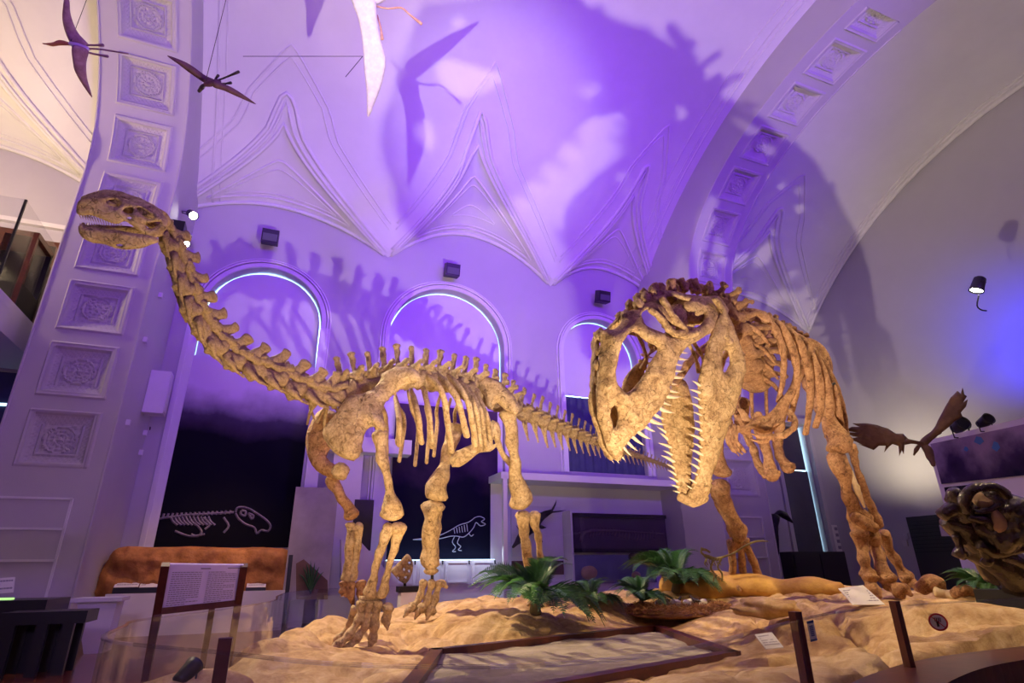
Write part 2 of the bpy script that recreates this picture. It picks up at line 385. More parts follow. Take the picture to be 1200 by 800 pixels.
# front wall with arched openings
def arch(x0, x1, z0, zt, n=22):
    r = (x1-x0)/2; zs = zt-r; c = (x0+x1)/2
    return [(x0, z0), (x1, z0)]+[(c+r*math.cos(t), zs+r*math.sin(t)) for t in np.linspace(0, PI, n)]
WIN = [(-2.12, .48, 2.0, 8.40), (2.12, 5.24, 1.72, 8.62), (7.04, 9.52, 3.9, 8.45), (13.25, 15.45, 1.9, 6.3)]
holes = [arch(*w) for w in WIN[:3]]+[[(14.4, 1.9), (15.75, 1.9), (15.75, 5.75), (14.4, 5.75)]]
outer = [(XL, 0), (XR, 0)]+[(x, max(9.1, ceil_z(x, YW)+.15)) for x in np.linspace(XR, XL, 90)]
plate(outer, holes, lambda u, v, o: Vector((u, YW+.2-o, v)), 1.2, .4, .001, rnd=False, edge=1).build('wall_front', 'wallp', kind='structure')
def arch_trim(w, grow, wd, th, y):
    a = arch(w[0]-grow, w[1]+grow, w[2]-.02, w[3]+grow, 40)[1:]+[(w[0]-grow, w[2]-.02)]
    m = MB(); b = arch(w[0]-grow-wd, w[1]+grow+wd, w[2]-.02, w[3]+grow+wd, 40)[1:]+[(w[0]-grow-wd, w[2]-.02)]
    n = len(a); vs = [(p[0], y, p[1]) for p in a]+[(p[0], y, p[1]) for p in b]+[(p[0], y-th, p[1]) for p in a]+[(p[0], y-th, p[1]) for p in b]
    fs = []
    for i in range(n-1): fs += [(2*n+i, 2*n+i+1, 3*n+i+1, 3*n+i), (i, i+1, 2*n+i+1, 2*n+i), (n+i, 3*n+i, 3*n+i+1, n+i+1)]
    return m.add(vs, fs)
for i, w in enumerate(WIN[:3]):
    m = arch_trim(w, 0, .10, .05, YW)
    for g_, wd, th in ((.12, .04, .08), (.19, .03, .05)): q = arch_trim(w, g_, wd, th, YW); m.add(q.v, q.f)
    if i == 0:
        m.box((-2.2, YW-.03, 4.5), (.22, .06, 5.0)); m.box((.56, YW-.03, 4.5), (.2, .06, 5.0))
    fr = m.build('window_%d' % (i+1), 'white', kind='structure')
    # glazing that lets the daylight through, behind the blinds
    x0, x1, z0, z1 = w; zb = (6.0, 5.4, 5.99)[i]
    g_ = MB(); g_.prism([Vector((p[0], YW+.36, p[1])) for p in arch(x0+.01, x1-.01, zb-.02, z1-.01)], (0, .02, 0)); g_.build('pane', 'day', fr)
# blinds (uneven edge lets slivers of daylight pass)
def blind(i, ins, label, z0=6.03):
    x0, x1, _, z1 = WIN[i]; r = (x1-x0)/2; c = (x0+x1)/2; zs = z1-r
    pts = [(x0+ins(0), z0), (x1-ins(1), z0)]
    for k in range(41):
        t = PI*k/40; e = ins(1-k/40*1.0, True); pts.append((c+(r-e)*math.cos(t), zs+(r-e)*math.sin(t)))
    o = plate(pts, [], lambda u, v, of: Vector((u, YW+.30-of+.004*math.sin(u*7+v*.6)+.006*noise.noise(Vector((u*2, v*.8, i))), v)), .14, .01, .001, rnd=False, edge=1).build('window_blind', 'blind', smooth=False, label=label, cat='blind', group='blinds in the arched windows')
    return o
def edge_w(seed, lo, hi): return lambda t, arc=False: lo+(hi-lo)*max(0, .5+.9*noise.noise(Vector((t*5, seed, 0)))) if arc else lo
blind(0, edge_w(1, .012, .045), 'pale fabric blind filling the arch of the widest-looking window, left')
blind(1, edge_w(4, .010, .035), 'pale fabric blind in the arched window above the small skeleton\'s back', 5.3)
blind(2, edge_w(8, .012, .03), 'pale fabric blind in the narrow arched window beside the big open jaws', 6.07)
MB().box((3.68, YW+.15, 3.55), (3.1, .1, 3.66)).build('window_infill_panel', 'white', kind='structure')
# bright line under the blinds
for i, x0, x1, z in ((0, -2.1, .46, 6.03), (2, 7.06, 9.5, 6.03)):
    pass
# dark printed hangings below the blinds
def hang(name, x0, x1, z0, z1, y, mt, label, cat):
    xs = np.linspace(x0, x1, 30)
    amp = .02 if mt == 'curtain' else .0
    m = MB(); n = len(xs); ff = lambda x: y+amp*math.sin(x*28)
    m.add([(x, ff(x), z0) for x in xs]+[(x, ff(x), z1) for x in xs]+[(x, y+.05, z0) for x in xs]+[(x, y+.05, z1) for x in xs],
          [(i, i+1, n+i+1, n+i) for i in range(n-1)]+[(2*n+i+1, 2*n+i, 3*n+i, 3*n+i+1) for i in range(n-1)]+[(n+i, n+i+1, 3*n+i+1, 3*n+i) for i in range(n-1)])
    return m.build(name, mt, label=label, cat=cat)
def cloudy(name, dark, mid, glow, z0, z1, sc=.6):
    m = bpy.data.materials.new(name); m.use_nodes = True; nt = m.node_tree; b = nt.nodes['Principled BSDF']; b.inputs['Roughness'].default_value = .8; b.inputs['Specular IOR Level'].default_value = .15
    tc = nt.nodes.new('ShaderNodeTexCoord'); sp = nt.nodes.new('ShaderNodeSeparateXYZ'); nt.links.new(tc.outputs['Object'], sp.inputs[0])
    mr = nt.nodes.new('ShaderNodeMapRange'); mr.inputs[1].default_value = z0; mr.inputs[2].default_value = z1; nt.links.new(sp.outputs[2], mr.inputs[0])
    n = nt.nodes.new('ShaderNodeTexNoise'); n.inputs['Scale'].default_value = sc; n.inputs['Detail'].default_value = 8; nt.links.new(tc.outputs['Object'], n.inputs['Vector'])
    a = nt.nodes.new('ShaderNodeMath'); a.operation = 'MULTIPLY_ADD'; a.inputs[1].default_value = 1.3; a.inputs[2].default_value = -.65; nt.links.new(n.outputs['Fac'], a.inputs[0])
    s = nt.nodes.new('ShaderNodeMath'); s.operation = 'ADD'; nt.links.new(a.outputs[0], s.inputs[0]); nt.links.new(mr.outputs[0], s.inputs[1])
    r = nt.nodes.new('ShaderNodeValToRGB'); e = r.color_ramp.elements; e[0].color = (*dark, 1); e[0].position = .35; e[1].color = (*glow, 1); e[1].position = 1.; q = e.new(.65); q.color = (*mid, 1)
    nt.links.new(s.outputs[0], r.inputs[0]); nt.links.new(r.outputs[0], b.inputs['Base Color']); M[name] = m
cloudy('poster_mist', (.004, .004, .010), (.07, .055, .10), (.66, .56, .76), 3.2, 5.5, .45)
cloudy('poster_fern', (.006, .006, .020), (.04, .02, .06), (.10, .05, .11), 2.0, 5.6, .9)
hang('window_poster', -2.1, .46, 2.0, 5.98, YW-.02, 'poster_mist', 'tall dark printed poster with a pale crawling skeleton under a misty sky', 'poster')
hang('window_poster', 2.42, 5.02, 1.74, 5.3, YW-.08, 'poster_fern', 'dark blue-black poster with a white line drawing of a walking dinosaur', 'poster')
hang('blackout_curtain', 7.06, 9.5, 3.9, 5.98, YW+.1, 'curtain', 'pleated dark blue curtain under the blind of the narrow window', 'curtain')
# ================================================================== PLATFORM, RAIL AND FLOOR PIECES
def W(px, py, d): p = P(px, py, d); return (p.x, p.y, p.z)
CT = [W(*q) for q in [(386, 766, 5.7), (432, 765, 5.8), (415, 731, 6.6), (490, 724, 7.2), (560, 702, 8.3), (630, 702, 8.2), (740, 702, 8), (790, 712, 6.9), (700, 712, 7.2), (620, 722, 6.6), (985, 693, 7), (870, 682, 8.3), (1030, 698, 6.4), (1100, 699, 6.0), (1200, 708, 5.2), (1060, 697, 6.3), (800, 690, 8.3),
    (1000, 722, 4.9), (960, 730, 4.6), (900, 742, 4.5), (1100, 712, 4.4), (1180, 716, 4.2), (350, 732, 5.6), (372, 724, 6.6), (310, 745, 4.7), (280, 775, 4.3), (300, 800, 3.7)]]
CT += [(1.9, 4.9, .80), (3.6, 5.3, .80), (2.7, 4.4, .80), (2.4, 3.7, .79), (2.0, 2.3, .98), (3.3, 2.7, 1.04), (4.5, 2.9, 1.05), (6.5, 3.2, 1.1), (3.4, 2.6, 1.06), (5.5, 2.75, 1.06), (2.5, 2.3, 1.05), (1.0, 2.4, .78), (0.5, 3.2, .74), (0.4, 4.2, .74), (1.3, 5.9, .76), (4.9, 6.6, 1.0), (4.2, 5.0, .92), (4.6, 4.2, 1.02), (5.3, 4.0, 1.1), (3.9, 3.7, .95), (3.0, 3.2, .92)]
CA = np.array(CT)
ROCK = [(-.1, 3.0), (-.22, 4.2), (-.18, 5.4), (0.1, 6.6), (0.6, 7.9), (1.6, 9.0), (3.0, 9.5), (4.8, 9.4), (6.6, 9.0), (8.2, 7.8), (8.8, 5.5), (8.2, 3.6), (6.4, 2.72), (4.5, 2.62), (3.35, 2.52), (2.25, 2.1), (1.3, 1.75), (.7, 1.75), (.1, 2.2)]
def base_z(x, y):
    d = ((CA[:, 0]-x)**2+(CA[:, 1]-y)**2)+.02; w = d**-1.6; return float((w*CA[:, 2]).sum()/w.sum())
RB = np.array(resamp(ROCK, .12))
FRM = [onZ(512, 765, .86), onZ(770, 736, .86), onZ(858, 768, .86)]; FRM.append(FRM[0]+(FRM[2]-FRM[1]))   # the sand frame lies flat on the rock
FP = [(p.x, p.y) for p in FRM]
def rock_z(x, y):
    z = base_z(x, y)
    v = Vector((x, y, 0))
    z += .055*noise.fractal(v*1.1, 1, 2, 5)+.03*abs(noise.noise(v*3.1))+.012*noise.fractal(v*7, 1, 2, 3)
    r = 1-abs(noise.noise(v*1.3+Vector((7, 3, 1)))); z += -.05*max(0, (r-.9)/.1)**2           # creases
    step_ = noise.noise(v*.9+Vector((2, 9, 4))); z += .035*math.tanh(step_*14)
    vd = noise.voronoi(Vector((x*1.15+.25*noise.noise(v*2), y*1.15+.25*noise.noise(v*2+Vector((5, 5, 5))), 0)))[0]; z -= .055*math.exp(-(vd[1]-vd[0])/.045); z += .05*(vd[0]-.4)
    if pip(x, y, FP): z = min(z, .79)
    else:
        dd = min(math.hypot(x-(a[0]+(b[0]-a[0])*t), y-(a[1]+(b[1]-a[1])*t)) for a, b in zip(FP, FP[1:]+FP[:1]) for t in (0, .12, .25, .38, .5, .62, .75, .88, 1))
        if dd < .7: z = lerp(min(z, .85), z, max(0, (dd-.12)/.58)**1.0 if dd > .12 else 0)
    for cr_, w_, dp in CRK:
        dd = ((cr_-(x, y))**2).sum(1).min()
        if dd < w_*w_: z -= dp*(1-math.sqrt(dd)/w_)
    d = math.sqrt(((RB-(x, y))**2).sum(1).min())
    return z, d
CRK = []
def march(px_, py_):
    r = ray(px_, py_); t = 1.5
    for _ in range(400):
        q = CP+r*t
        if q.z < rock_z(q.x, q.y)[0]: break
        t += .02
    return (q.x, q.y)
_c = []
for ln, w_, dp in (([(977, 720), (987, 731), (1007, 746), (1027, 763), (1047, 769), (1062, 768)], .07, .13), ([(885, 722), (897, 735), (905, 742), (925, 752)], .06, .09), ([(1110, 700), (1090, 716), (1095, 740)], .05, .05), ([(1027, 763), (1060, 742), (1110, 733), (1160, 738)], .05, .05), ([(640, 742), (600, 748), (540, 752), (500, 745)], .07, .05), ([(440, 768), (470, 758), (495, 764), (500, 790)], .07, .05), ([(940, 745), (970, 765), (985, 790)], .05, .05)):
    p_ = [march(*q) for q in ln]; pp = []
    for a, b in zip(p_, p_[1:]):
        for k in range(14): t = k/14; pp.append((lerp(a[0], b[0], t)+.02*noise.noise(Vector((a[0]*3, t*4, 0))), lerp(a[1], b[1], t)+.02*noise.noise(Vector((t*4, b[0], 5)))))
    _c.append((np.array(pp), w_, dp))
CRK += _c
def build_rock():
    out = resamp(ROCK, .10)
    st = .048; x0, y0 = RB.min(0); x1, y1 = RB.max(0); vs = list(out); es = [(i, (i+1) % len(out)) for i in range(len(out))]
    B = np.array(out)
    # finer near the camera side
    for x in np.arange(x0, x1, st):
        for y in np.arange(y0, y1, st):
            q = (x+random.uniform(-.01, .01), y+random.uniform(-.01, .01))
            if pip(*q, out) and ((B-q)**2).sum(1).min() > .05**2: vs.append(q)
    r = delaunay_2d_cdt([Vector(v) for v in vs], es, [], 1, 1e-6); V = r[0]; top = []
    for p in V:
        z, d = rock_z(p.x, p.y); fr_ = p.y < 3.2 and p.x > 1.2; k = min(1, d/(.10 if fr_ else .28)); z = lerp(z-(.05 if fr_ else .30), z, math.sqrt(max(0, 1-(1-k)**2)))
        top.append((p.x, p.y, z))
    fs = [tuple(f) for f in r[2]]; n = len(top); cnt = set()
    for f in fs:
        for a, b in zip(f, f[1:]+f[:1]): cnt.add((a, b))
    bd = [(a, b) for a, b in cnt if (b, a) not in cnt]; m = MB()
    mp = {}
    for a, b in bd:
        for q in (a, b):
            if q not in mp: mp[q] = len(top); x, y, z = top[q]; top.append((x, y, .02))
    m.add(top, fs+[(b, a, mp[a], mp[b]) for a, b in bd])
    return m.build('rock_platform', 'rock', smooth=True, label='large sculpted sand-coloured rock base carrying both standing dinosaur skeletons', cat='rock platform')
rock = build_rock()
def gz(x, y): return rock_z(x, y)[0]
# raised yellow ledge and boulders
def boulder(name, c, r, sc, mt, label, rz=0, nz=.14, group=None, seed=0):
    m = MB(); R = Matrix.Rotation(rz, 3, 'Z'); vs = MB().ball((0, 0, 0), 1, nz=0, seg=30, rings=20)
    out = []
    for v in vs.v:
        d = Vector(v); e = 1+nz*noise.fractal(d*1.5+Vector((seed, 2, 1)), 1, 2, 4)*1.5
        out.append(Vector(c)+R @ Vector((d.x*sc[0], d.y*sc[1], d.z*sc[2]))*r*e)
    m.add(out, vs.f); return m.build(name, mt, smooth=True, label=label, cat='rock', group=group)
a, b = P(785, 688, 8.3), P(985, 692, 7.0)
pts = [a.lerp(b, k/7)+Vector((0, 0, .015*math.sin(k*2.3))) for k in range(8)]
m = MB(); m.tube(pts, [.20, .17, .19, .15, .17, .13, .14, .09], 18, flat=1.7, nz=.22, nf=3, smooth=7); m.build('rock_ledge', 'ledge', smooth=True, label='long yellow rock ledge running behind the egg nest', cat='rock ledge')
p = P(897, 712, 5.0); boulder('boulder', p, .20, (1.4, .9, .42), 'rock', 'small rounded sandy rock overhanging a hollow right of the straw nest', -.5, .16, seed=3)
p = P(225, 806, 3.0); boulder('boulder', p-Vector((0, 0, .08)), .30, (1.2, .8, .55), 'rock', 'small tan rock inside the curved end of the glass railing', .2, .12, seed=9)
p = P(607, 800, 3.5); p = P(470, 806, 3.9); boulder('boulder', p, .26, (1.3, .8, .45), 'rock', 'grey-tan lump of rock at the near edge beside the sand frame', .5, .14, seed=12)
# sand frame
fr = thing('excavation_frame', FRM[0], 'dark red wooden frame laid flat on the rock around grey sand', 'frame')
def part(m, name, mt, root, smooth=False, **k): o = m.build(name, mt, smooth=smooth, **k); own(root, o); return o
for a, b in zip(FRM, FRM[1:]+FRM[:1]):
    t = (b-a).normalized()*.05; part(MB().bar(a-t, b+t, .10, .07), 'frame_rail', 'wood', fr)
n = 40; m = MB(); vs = []
for i in range(n+1):
    for j in range(n+1):
        q = FRM[0].lerp(FRM[1], i/n).lerp(FRM[3].lerp(FRM[2], i/n), j/n); z = .845+.022*noise.fractal(Vector((q.x*2.2, q.y*2.2, 0)), 1, 2, 5); z += -.02*math.exp(-((j/n-.55+.1*noise.noise(Vector((i/6, 0, 0))))/.02)**2); vs.append((q.x, q.y, z))
m.add(vs, [(i*(n+1)+j, (i+1)*(n+1)+j, (i+1)*(n+1)+j+1, i*(n+1)+j+1) for i in range(n) for j in range(n)])
tag(m.build('sand', 'sand', smooth=True), 'grey excavation sand filling the flat wooden frame', 'sand', kind='stuff')
# crack in the rock face (thin dark fissure)
# kerb of the platform and the curved glass rail
RAIL = [(-.53, 3.13), (-.47, 2.5), (-.07, 1.92), (.19, 1.57), (.54, 1.36), (.88, 1.36), (1.24, 1.51), (2.13, 2.0), (2.77, 2.26), (3.58, 2.40), (4.6, 2.46), (6.0, 2.5), (7.6, 2.9)]
RAIL2 = [(-.53, 3.13), (-.54, 3.45), (-.36, 3.9), (-.05, 4.7), (.10, 5.4), (.14, 6.4), (.35, 7.7), (1.1, 9.0), (2.5, 9.9), (4.8, 9.9), (6.6, 9.5)]
def smooth_path(p, k=8):
    o = []; n = len(p)
    for i in range(n-1):
        p1, p2 = Vector(p[i]), Vector(p[i+1]); p0 = Vector(p[i-1]) if i else p1*2-p2; p3 = Vector(p[i+2]) if i+2 < n else p2*2-p1
        for q in range(k): t = q/k; o.append(.5*((2*p1)+(p2-p0)*t+(2*p0-5*p1+4*p2-p3)*t*t+(3*p1-p0-3*p2+p3)*t**3))
    return o+[Vector(p[-1])]
def ribbon(p, z0, z1, th):
    m = MB(); n = len(p); vs = []
    for i, q in enumerate(p):
        t = (p[min(i+1, n-1)]-p[max(i-1, 0)]).normalized(); nn = Vector((-t.y, t.x))*th/2
        vs += [(q.x+nn.x, q.y+nn.y, z0), (q.x+nn.x, q.y+nn.y, z1), (q.x-nn.x, q.y-nn.y, z1), (q.x-nn.x, q.y-nn.y, z0)]
    fs = []
    for i in range(n-1): fs += [(4*i+k, 4*i+(k+1) % 4, 4*i+4+(k+1) % 4, 4*i+4+k) for k in range(4)]
    m.add(vs, fs+[(0, 1, 2, 3), (4*n-1, 4*n-2, 4*n-3, 4*n-4)]); return m
full = smooth_path(RAIL)[::-1]+smooth_path(RAIL2)[1:]
rail = thing('glass_railing', (1.24, 1.51, 0), 'curved clear glass railing with dark red posts around the rock base', 'railing')
part(ribbon(full, .25, 1.30, .010), 'glass_panel', 'glass', rail)
part(ribbon(full, 1.296, 1.304, .014), 'glass_rim', 'smoke', rail)
for x, y, sc_, lean in ((2.03, 1.96, 1, 0), (3.04, 2.27, 1, 0), (-.07, 1.92, 1, 0), (5.4, 2.48, 1, 0), (.54, 1.33, 1, 0)):
    if (x, y) == (.54, 1.33): continue
    if x < 0: x, y = onZ(262, 762, 1.3).x, onZ(262, 762, 1.3).y+.02
    part(MB().box((x, y, .665), (.036, .036, 1.33)), 'post', 'wood', rail)
kerb = [Vector(q) for q in [(1.7, 1.66), (2.25, 1.98), (2.75, 2.2), (3.35, 2.38), (4.0, 2.45), (4.8, 2.48), (6.2, 2.55), (7.6, 2.95)]]
kerb = smooth_path(kerb, 6)
kb = ribbon([q+Vector((.05, -.11)) for q in kerb], .02, 1.03, .30).build('platform_kerb', 'wood', label='curved dark red wooden kerb along the near edge of the rock base', cat='kerb')
ribbon([q+Vector((.12, -.40)) for q in kerb], .0, .93, .22).build('lower_step', 'black', label='black curved step outside the red kerb at lower right', cat='step')
# ---- printed cards lying on the rock
def textcard(name, quad_, label, lines=7, cat='label', mt='card', th=.006, group=None, lift=(0, 0, .02)):
    """quad_: four corners tl, tr, br, bl"""
    q = [Vector(p)+Vector(lift) for p in quad_]; n = (q[1]-q[0]).cross(q[3]-q[0]).normalized()
    if n.dot(CP-q[0]) < 0: n = -n
    r = thing(name, q[3], label, cat, group); part(MB().prism(q, -n*th), 'card', mt, r)
    m = MB(); g = lambda u, v: q[0].lerp(q[1], u).lerp(q[3].lerp(q[2], u), v)+n*.002
    rr = random.Random(len(label))
    for i in range(lines):
        v0 = .16+.74*i/lines; v1 = v0+.32/lines; u = .08
        while u < .9:
            u2 = min(.93, u+rr.uniform(.04, .16)); m.add([g(u, v0), g(u2, v0), g(u2, v1), g(u, v1)], [(0, 1, 2, 3)]); u = u2+.015
            if rr.random() < .05: break
    part(m, 'printed_text', 'ink', r); return r
textcard('label_card', [P(983, 692, 5.2), P(1012, 688, 5.35), P(1038, 711, 5.0), P(1000, 711, 4.85)], 'large white text card lying on the rock below the biggest skeleton foot', 6)
textcard('label_card', [P(885, 747, 3.9), P(905, 744, 4.0), P(919, 762, 3.75), P(898, 764, 3.65)], 'small white text card on the rock near the corner of the sand frame', 5)
# sign stuck on the glass
def onrail(px, py):                                        # point where the view ray meets the rail glass
    best = None
    for a, b in zip(full, full[1:]):
        r = ray(px, py); d = b-a; den = r.x*d.y-r.y*d.x
        if abs(den) < 1e-9: continue
        t = ((a.x)*d.y-(a.y)*d.x)/den; u = ((a.x)*r.y-(a.y)*r.x)/den
        if t > 0 and 0 <= u <= 1 and (best is None or t < best[0]): best = (t, Vector((d.y, -d.x, 0)).normalized())
    if best is None: return P(px, py, 3), Vector((0, -1, 0))
    n = best[1]; n = n if n.y < 0 else -n
    return CP+ray(px, py)*best[0]+n*.008, n
q = [onrail(x, y)[0] for x, y in ((945, 728), (953, 726), (958, 750), (950, 752))]
_n = CP-q[0]; _n.z = 0; _n.normalize(); _c = (q[0]+q[2])/2+_n*.02; q = [onPl(x, y, _c, _n) for x, y in ((945, 728), (953, 726), (958, 750), (950, 752))]
st = thing('glass_sticker', q[3], 'small blue and white upright sticker on the glass beside the left post', 'sticker')
n_ = _n; part(MB().prism(q, -n_*.001), 'sticker_face', 'card', st)
g_ = lambda u, v: q[0].lerp(q[1], u).lerp(q[3].lerp(q[2], u), v)+n_*.002
m = MB(); 
for i in range(6): v = .24+.09*i; m.add([g_(.25, v), g_(.78, v), g_(.78, v+.06), g_(.25, v+.06)], [(0, 1, 2, 3)])
m.add([g_(0, 0), g_(1, 0), g_(1, .13), g_(0, .13)], [(0, 1, 2, 3)]); m.add([g_(0, .9), g_(1, .9), g_(1, 1), g_(0, 1)], [(0, 1, 2, 3)])
part(m, 'sticker_print', 'bluep', st)
c, n_ = onrail(1097.5, 728); n_ = CP-c; n_.z = 0; n_.normalize(); c = c+n_*.03; ex = Vector((0, 0, 1)).cross(n_).normalized(); ez = Vector((0, 0, 1)); R_ = .045
st = thing('no_touching_sign', c, 'round white sign with red ring and crossed-out hand on the glass', 'sign')
disk = lambda r, k=28: [c+ex*math.cos(2*PI*i/k)*r+ez*math.sin(2*PI*i/k)*r for i in range(k)]
part(MB().prism(disk(R_), -n_*.001), 'sign_disc', 'card', st)
m = MB(); a, b = disk(R_*.98), disk(R_*.80); m.add([p+n_*.002 for p in a+b], [(i, (i+1) % 28, 28+(i+1) % 28, 28+i) for i in range(28)]); m.bar(c+n_*.003-ex*R_*.6+ez*R_*.6, c+n_*.003+ex*R_*.6-ez*R_*.6, .004, .001, up=n_); part(m, 'red_ring', 'red', st)
m = MB(); m.box(c+n_*.0015-ez*R_*.2, (R_*.7, .001, R_*.6)); 
for k in range(4): m.bar(c+n_*.0015+ex*R_*(-.28+.18*k), c+n_*.0015+ex*R_*(-.28+.18*k)+ez*R_*.5, .004, .001, up=n_)
part(m, 'hand_symbol', 'black', st)
# ================================================================== BONES
def bone(root, name, pts, rad, mt='bone', seg=14, flat=1., nz=.26, nf=6, smooth=6, up=(0, 0, 1)):
    return part(MB().tube(pts, rad, seg, flat, up, nz, nf, smooth, seed=random.random()*9), name, mt, root, True)
def L3(*q): return [P(*p) for p in q]
def px(w, d): return w*d/F                                 # real size of w pixels d metres away
def vert_mesh(name, mt, kind, seed):
    m = MB(); T = lambda *a, **k: m.tube(*a, **dict(dict(seg=10, nz=.34, nf=7, smooth=4, seed=seed), **k))
    T([(-.46, 0, 0), (-.3, 0, -.01), (0, 0, -.02), (.3, 0, -.01), (.46, 0, 0)], [.50, .44, .33, .44, .48], seg=14, smooth=2)
    if kind == 'neck':
        T([(-.40, 0, .38), (.38, 0, .40)], [.26, .22], flat=1.3); T([(-.05, 0, .4), (-.14, 0, .85), (-.2, 0, 1.15)], [.36, .24, .24], flat=.6, up=(1, 0, 0)); T([(-.1, .1, -.3), (-.3, .3, -.5)], [.2, .14])
        for s in (-1, 1):
            T([(.25, s*.22, .35), (.62, s*.30, .52)], [.16, .13]); T([(-.2, s*.22, .45), (-.62, s*.30, .62)], [.15, .17])
            T([(.15, s*.30, -.05), (.0, s*.62, -.22), (-.5, s*.58, -.38), (-.95, s*.45, -.42)], [.17, .14, .08, .04])
    elif kind == 'back':
        T([(-.25, 0, .4), (.25, 0, .45)], [.30, .28], flat=1.2); T([(0, 0, .5), (-.08, 0, 1.0), (-.18, 0, 1.55), (-.2, 0, 1.72)], [.26, .17, .19, .25], flat=.62, up=(1, 0, 0))
        for s in (-1, 1):
            T([(0, s*.2, .55), (-.05, s*.7, .75), (-.08, s*.95, .78)], [.22, .13, .16]); T([(.3, s*.2, .55), (.5, s*.25, .62)], [.13, .11]); T([(-.3, s*.2, .6), (-.5, s*.25, .68)], [.13, .12])
    else:
        T([(-.2, 0, .4), (.2, 0, .4)], [.24, .22]); T([(0, 0, .4), (-.22, 0, .95), (-.42, 0, 1.55)], [.22, .13, .17], flat=.5, up=(1, 0, 0))
        for s in (-1, 1): T([(0, s*.3, .1), (-.05, s*.95, .08)], [.16, .09])
        for s in (-1, 1): T([(-.5, s*.18, -.4), (-.62, s*.06, -.9), (-.95, 0, -1.6)], [.10, .09, .06])
        for s in (-1, 1): T([(.2, s*.15, .5), (.55, s*.16, .62)], [.1, .08])
    me = m.build('proto', mt, None, True); d = me.data; bpy.data.objects.remove(me); return d
def vmat(c, t, up, L, Wd, H):
    t = t.normalized(); y = up.cross(t).normalized(); z = t.cross(y); return Matrix.Translation(c) @ Matrix((t, y, z)).transposed().to_4x4() @ Matrix.Diagonal((L, Wd, H, 1))
def put(root, name, data, mw):
    o = bpy.data.objects.new(name, data); COL.objects.link(o); o.parent = root; o.matrix_parent_inverse = Matrix.Translation(root.location).inverted(); o.matrix_basis = mw; return o
def column(root, name, pts, radii, n, protos, up=Vector((0, 0, 1)), H=1., gap=1.0, tw=0.):
    """n vertebrae strung on a smooth line; x axis of a vertebra points to the head"""
    sp = []; rr = []
    k = len(pts)
    for i in range(k-1):
        p1, p2 = pts[i], pts[i+1]; p0 = pts[i-1] if i else p1*2-p2; p3 = pts[i+2] if i+2 < k else p2*2-p1
        for q in range(20): t = q/20; sp.append(.5*((2*p1)+(p2-p0)*t+(2*p0-5*p1+4*p2-p3)*t*t+(3*p1-p0-3*p2+p3)*t**3)); rr.append(lerp(radii[i], radii[i+1], t))
    sp.append(pts[-1]); rr.append(radii[-1]); cum = [0]
    for a, b in zip(sp, sp[1:]): cum.append(cum[-1]+(b-a).length)
    w = [0]                                                # spacing follows the radius
    for i in range(1, len(sp)): w.append(w[-1]+(cum[i]-cum[i-1])/((rr[i]+rr[i-1])/2)**.6)
    def at(x):
        i = max(0, min(len(w)-2, int(np.searchsorted(w, x))-1)); t = (x-w[i])/(w[i+1]-w[i]); return sp[i].lerp(sp[i+1], t), lerp(rr[i], rr[i+1], t)
    out = []
    for j in range(n):
        a, _ = at(w[-1]*j/n); b, _ = at(w[-1]*(j+1)/n); c, r = at(w[-1]*(j+.5)/n); t = a-b; L = t.length*gap
        mm = vmat(c, t, up, L, r*2*random.uniform(.95, 1.05), r*2*H*random.uniform(.93, 1.07))
        out.append((put(root, name, protos[j % len(protos)], mm), c, t.normalized(), r))
    return out
VN = {(k, mt): [vert_mesh('v', mt, k, s) for s in (1, 4, 7)] for k, mt in (('neck', 'bone'), ('back', 'bone'), ('tail', 'bone'), ('neck', 'bone2'), ('back', 'bone2'), ('tail', 'bone2'))}
def planar(o, n):                                          # outline traced in view, laid on a plane through o with normal n
    n = Vector(n).normalized(); return lambda u, v, off: onPl(u, v, o, n)+n*off
TOOTH = {}
def tooth_mesh(mt, curve=.25, ser=0):
    key = (mt, curve)
    if key not in TOOTH:
        me = MB().tube([(0, 0, -.1), (0, 0, .25), (curve*.15, 0, .6), (curve*.5, 0, .98)], [.14, .145, .10, .015], 8, .7, (0, 1, 0), 0, 1, 3).build('t', mt, None, True); TOOTH[key] = me.data; bpy.data.objects.remove(me)
    return TOOTH[key]
def tooth(root, base, tip, mt='tooth', curve=.25, side=Vector((0, 0, 1)), fat=1.):
    z = tip-base; L = z.length; z.normalize(); x = side-z*side.dot(z)
    if x.length < 1e-3: x = z.orthogonal()
    x.normalize(); y = z.cross(x); mw = Matrix.Translation(base) @ Matrix((x, y, z)).transposed().to_4x4() @ Matrix.Diagonal((L*fat, L*fat, L, 1))
    o = bpy.data.objects.new('tooth', tooth_mesh(mt, curve)); COL.objects.link(o); o.parent = root; o.matrix_parent_inverse = root_inv(root); o.matrix_basis = mw; return o
def root_inv(o):
    t = o
    while t.parent: t = t.parent
    return Matrix.Identity(4) if t.type != 'EMPTY' else Matrix.Identity(4)
def px_of(p):
    v = p-CP; c = v.dot(FW); return 600+F*v.dot(RT)/c, 400-F*v.dot(UP)/c
def at_vec(base, dx, dy, dd=0.):                            # shift a point by pixels in view and dd metres in depth
    x, y = px_of(base); d = (base-CP).dot(FW); return P(x+dx, y+dy, d+dd)
# ------------------------------------------------------------------ long-necked skeleton
sp_ = thing('long_necked_dinosaur_skeleton', P(432, 762, 5.8), 'tan long-necked dinosaur skeleton with raised neck, striding on the rock base', 'dinosaur skeleton')
Z = Vector((0, 0, 1))
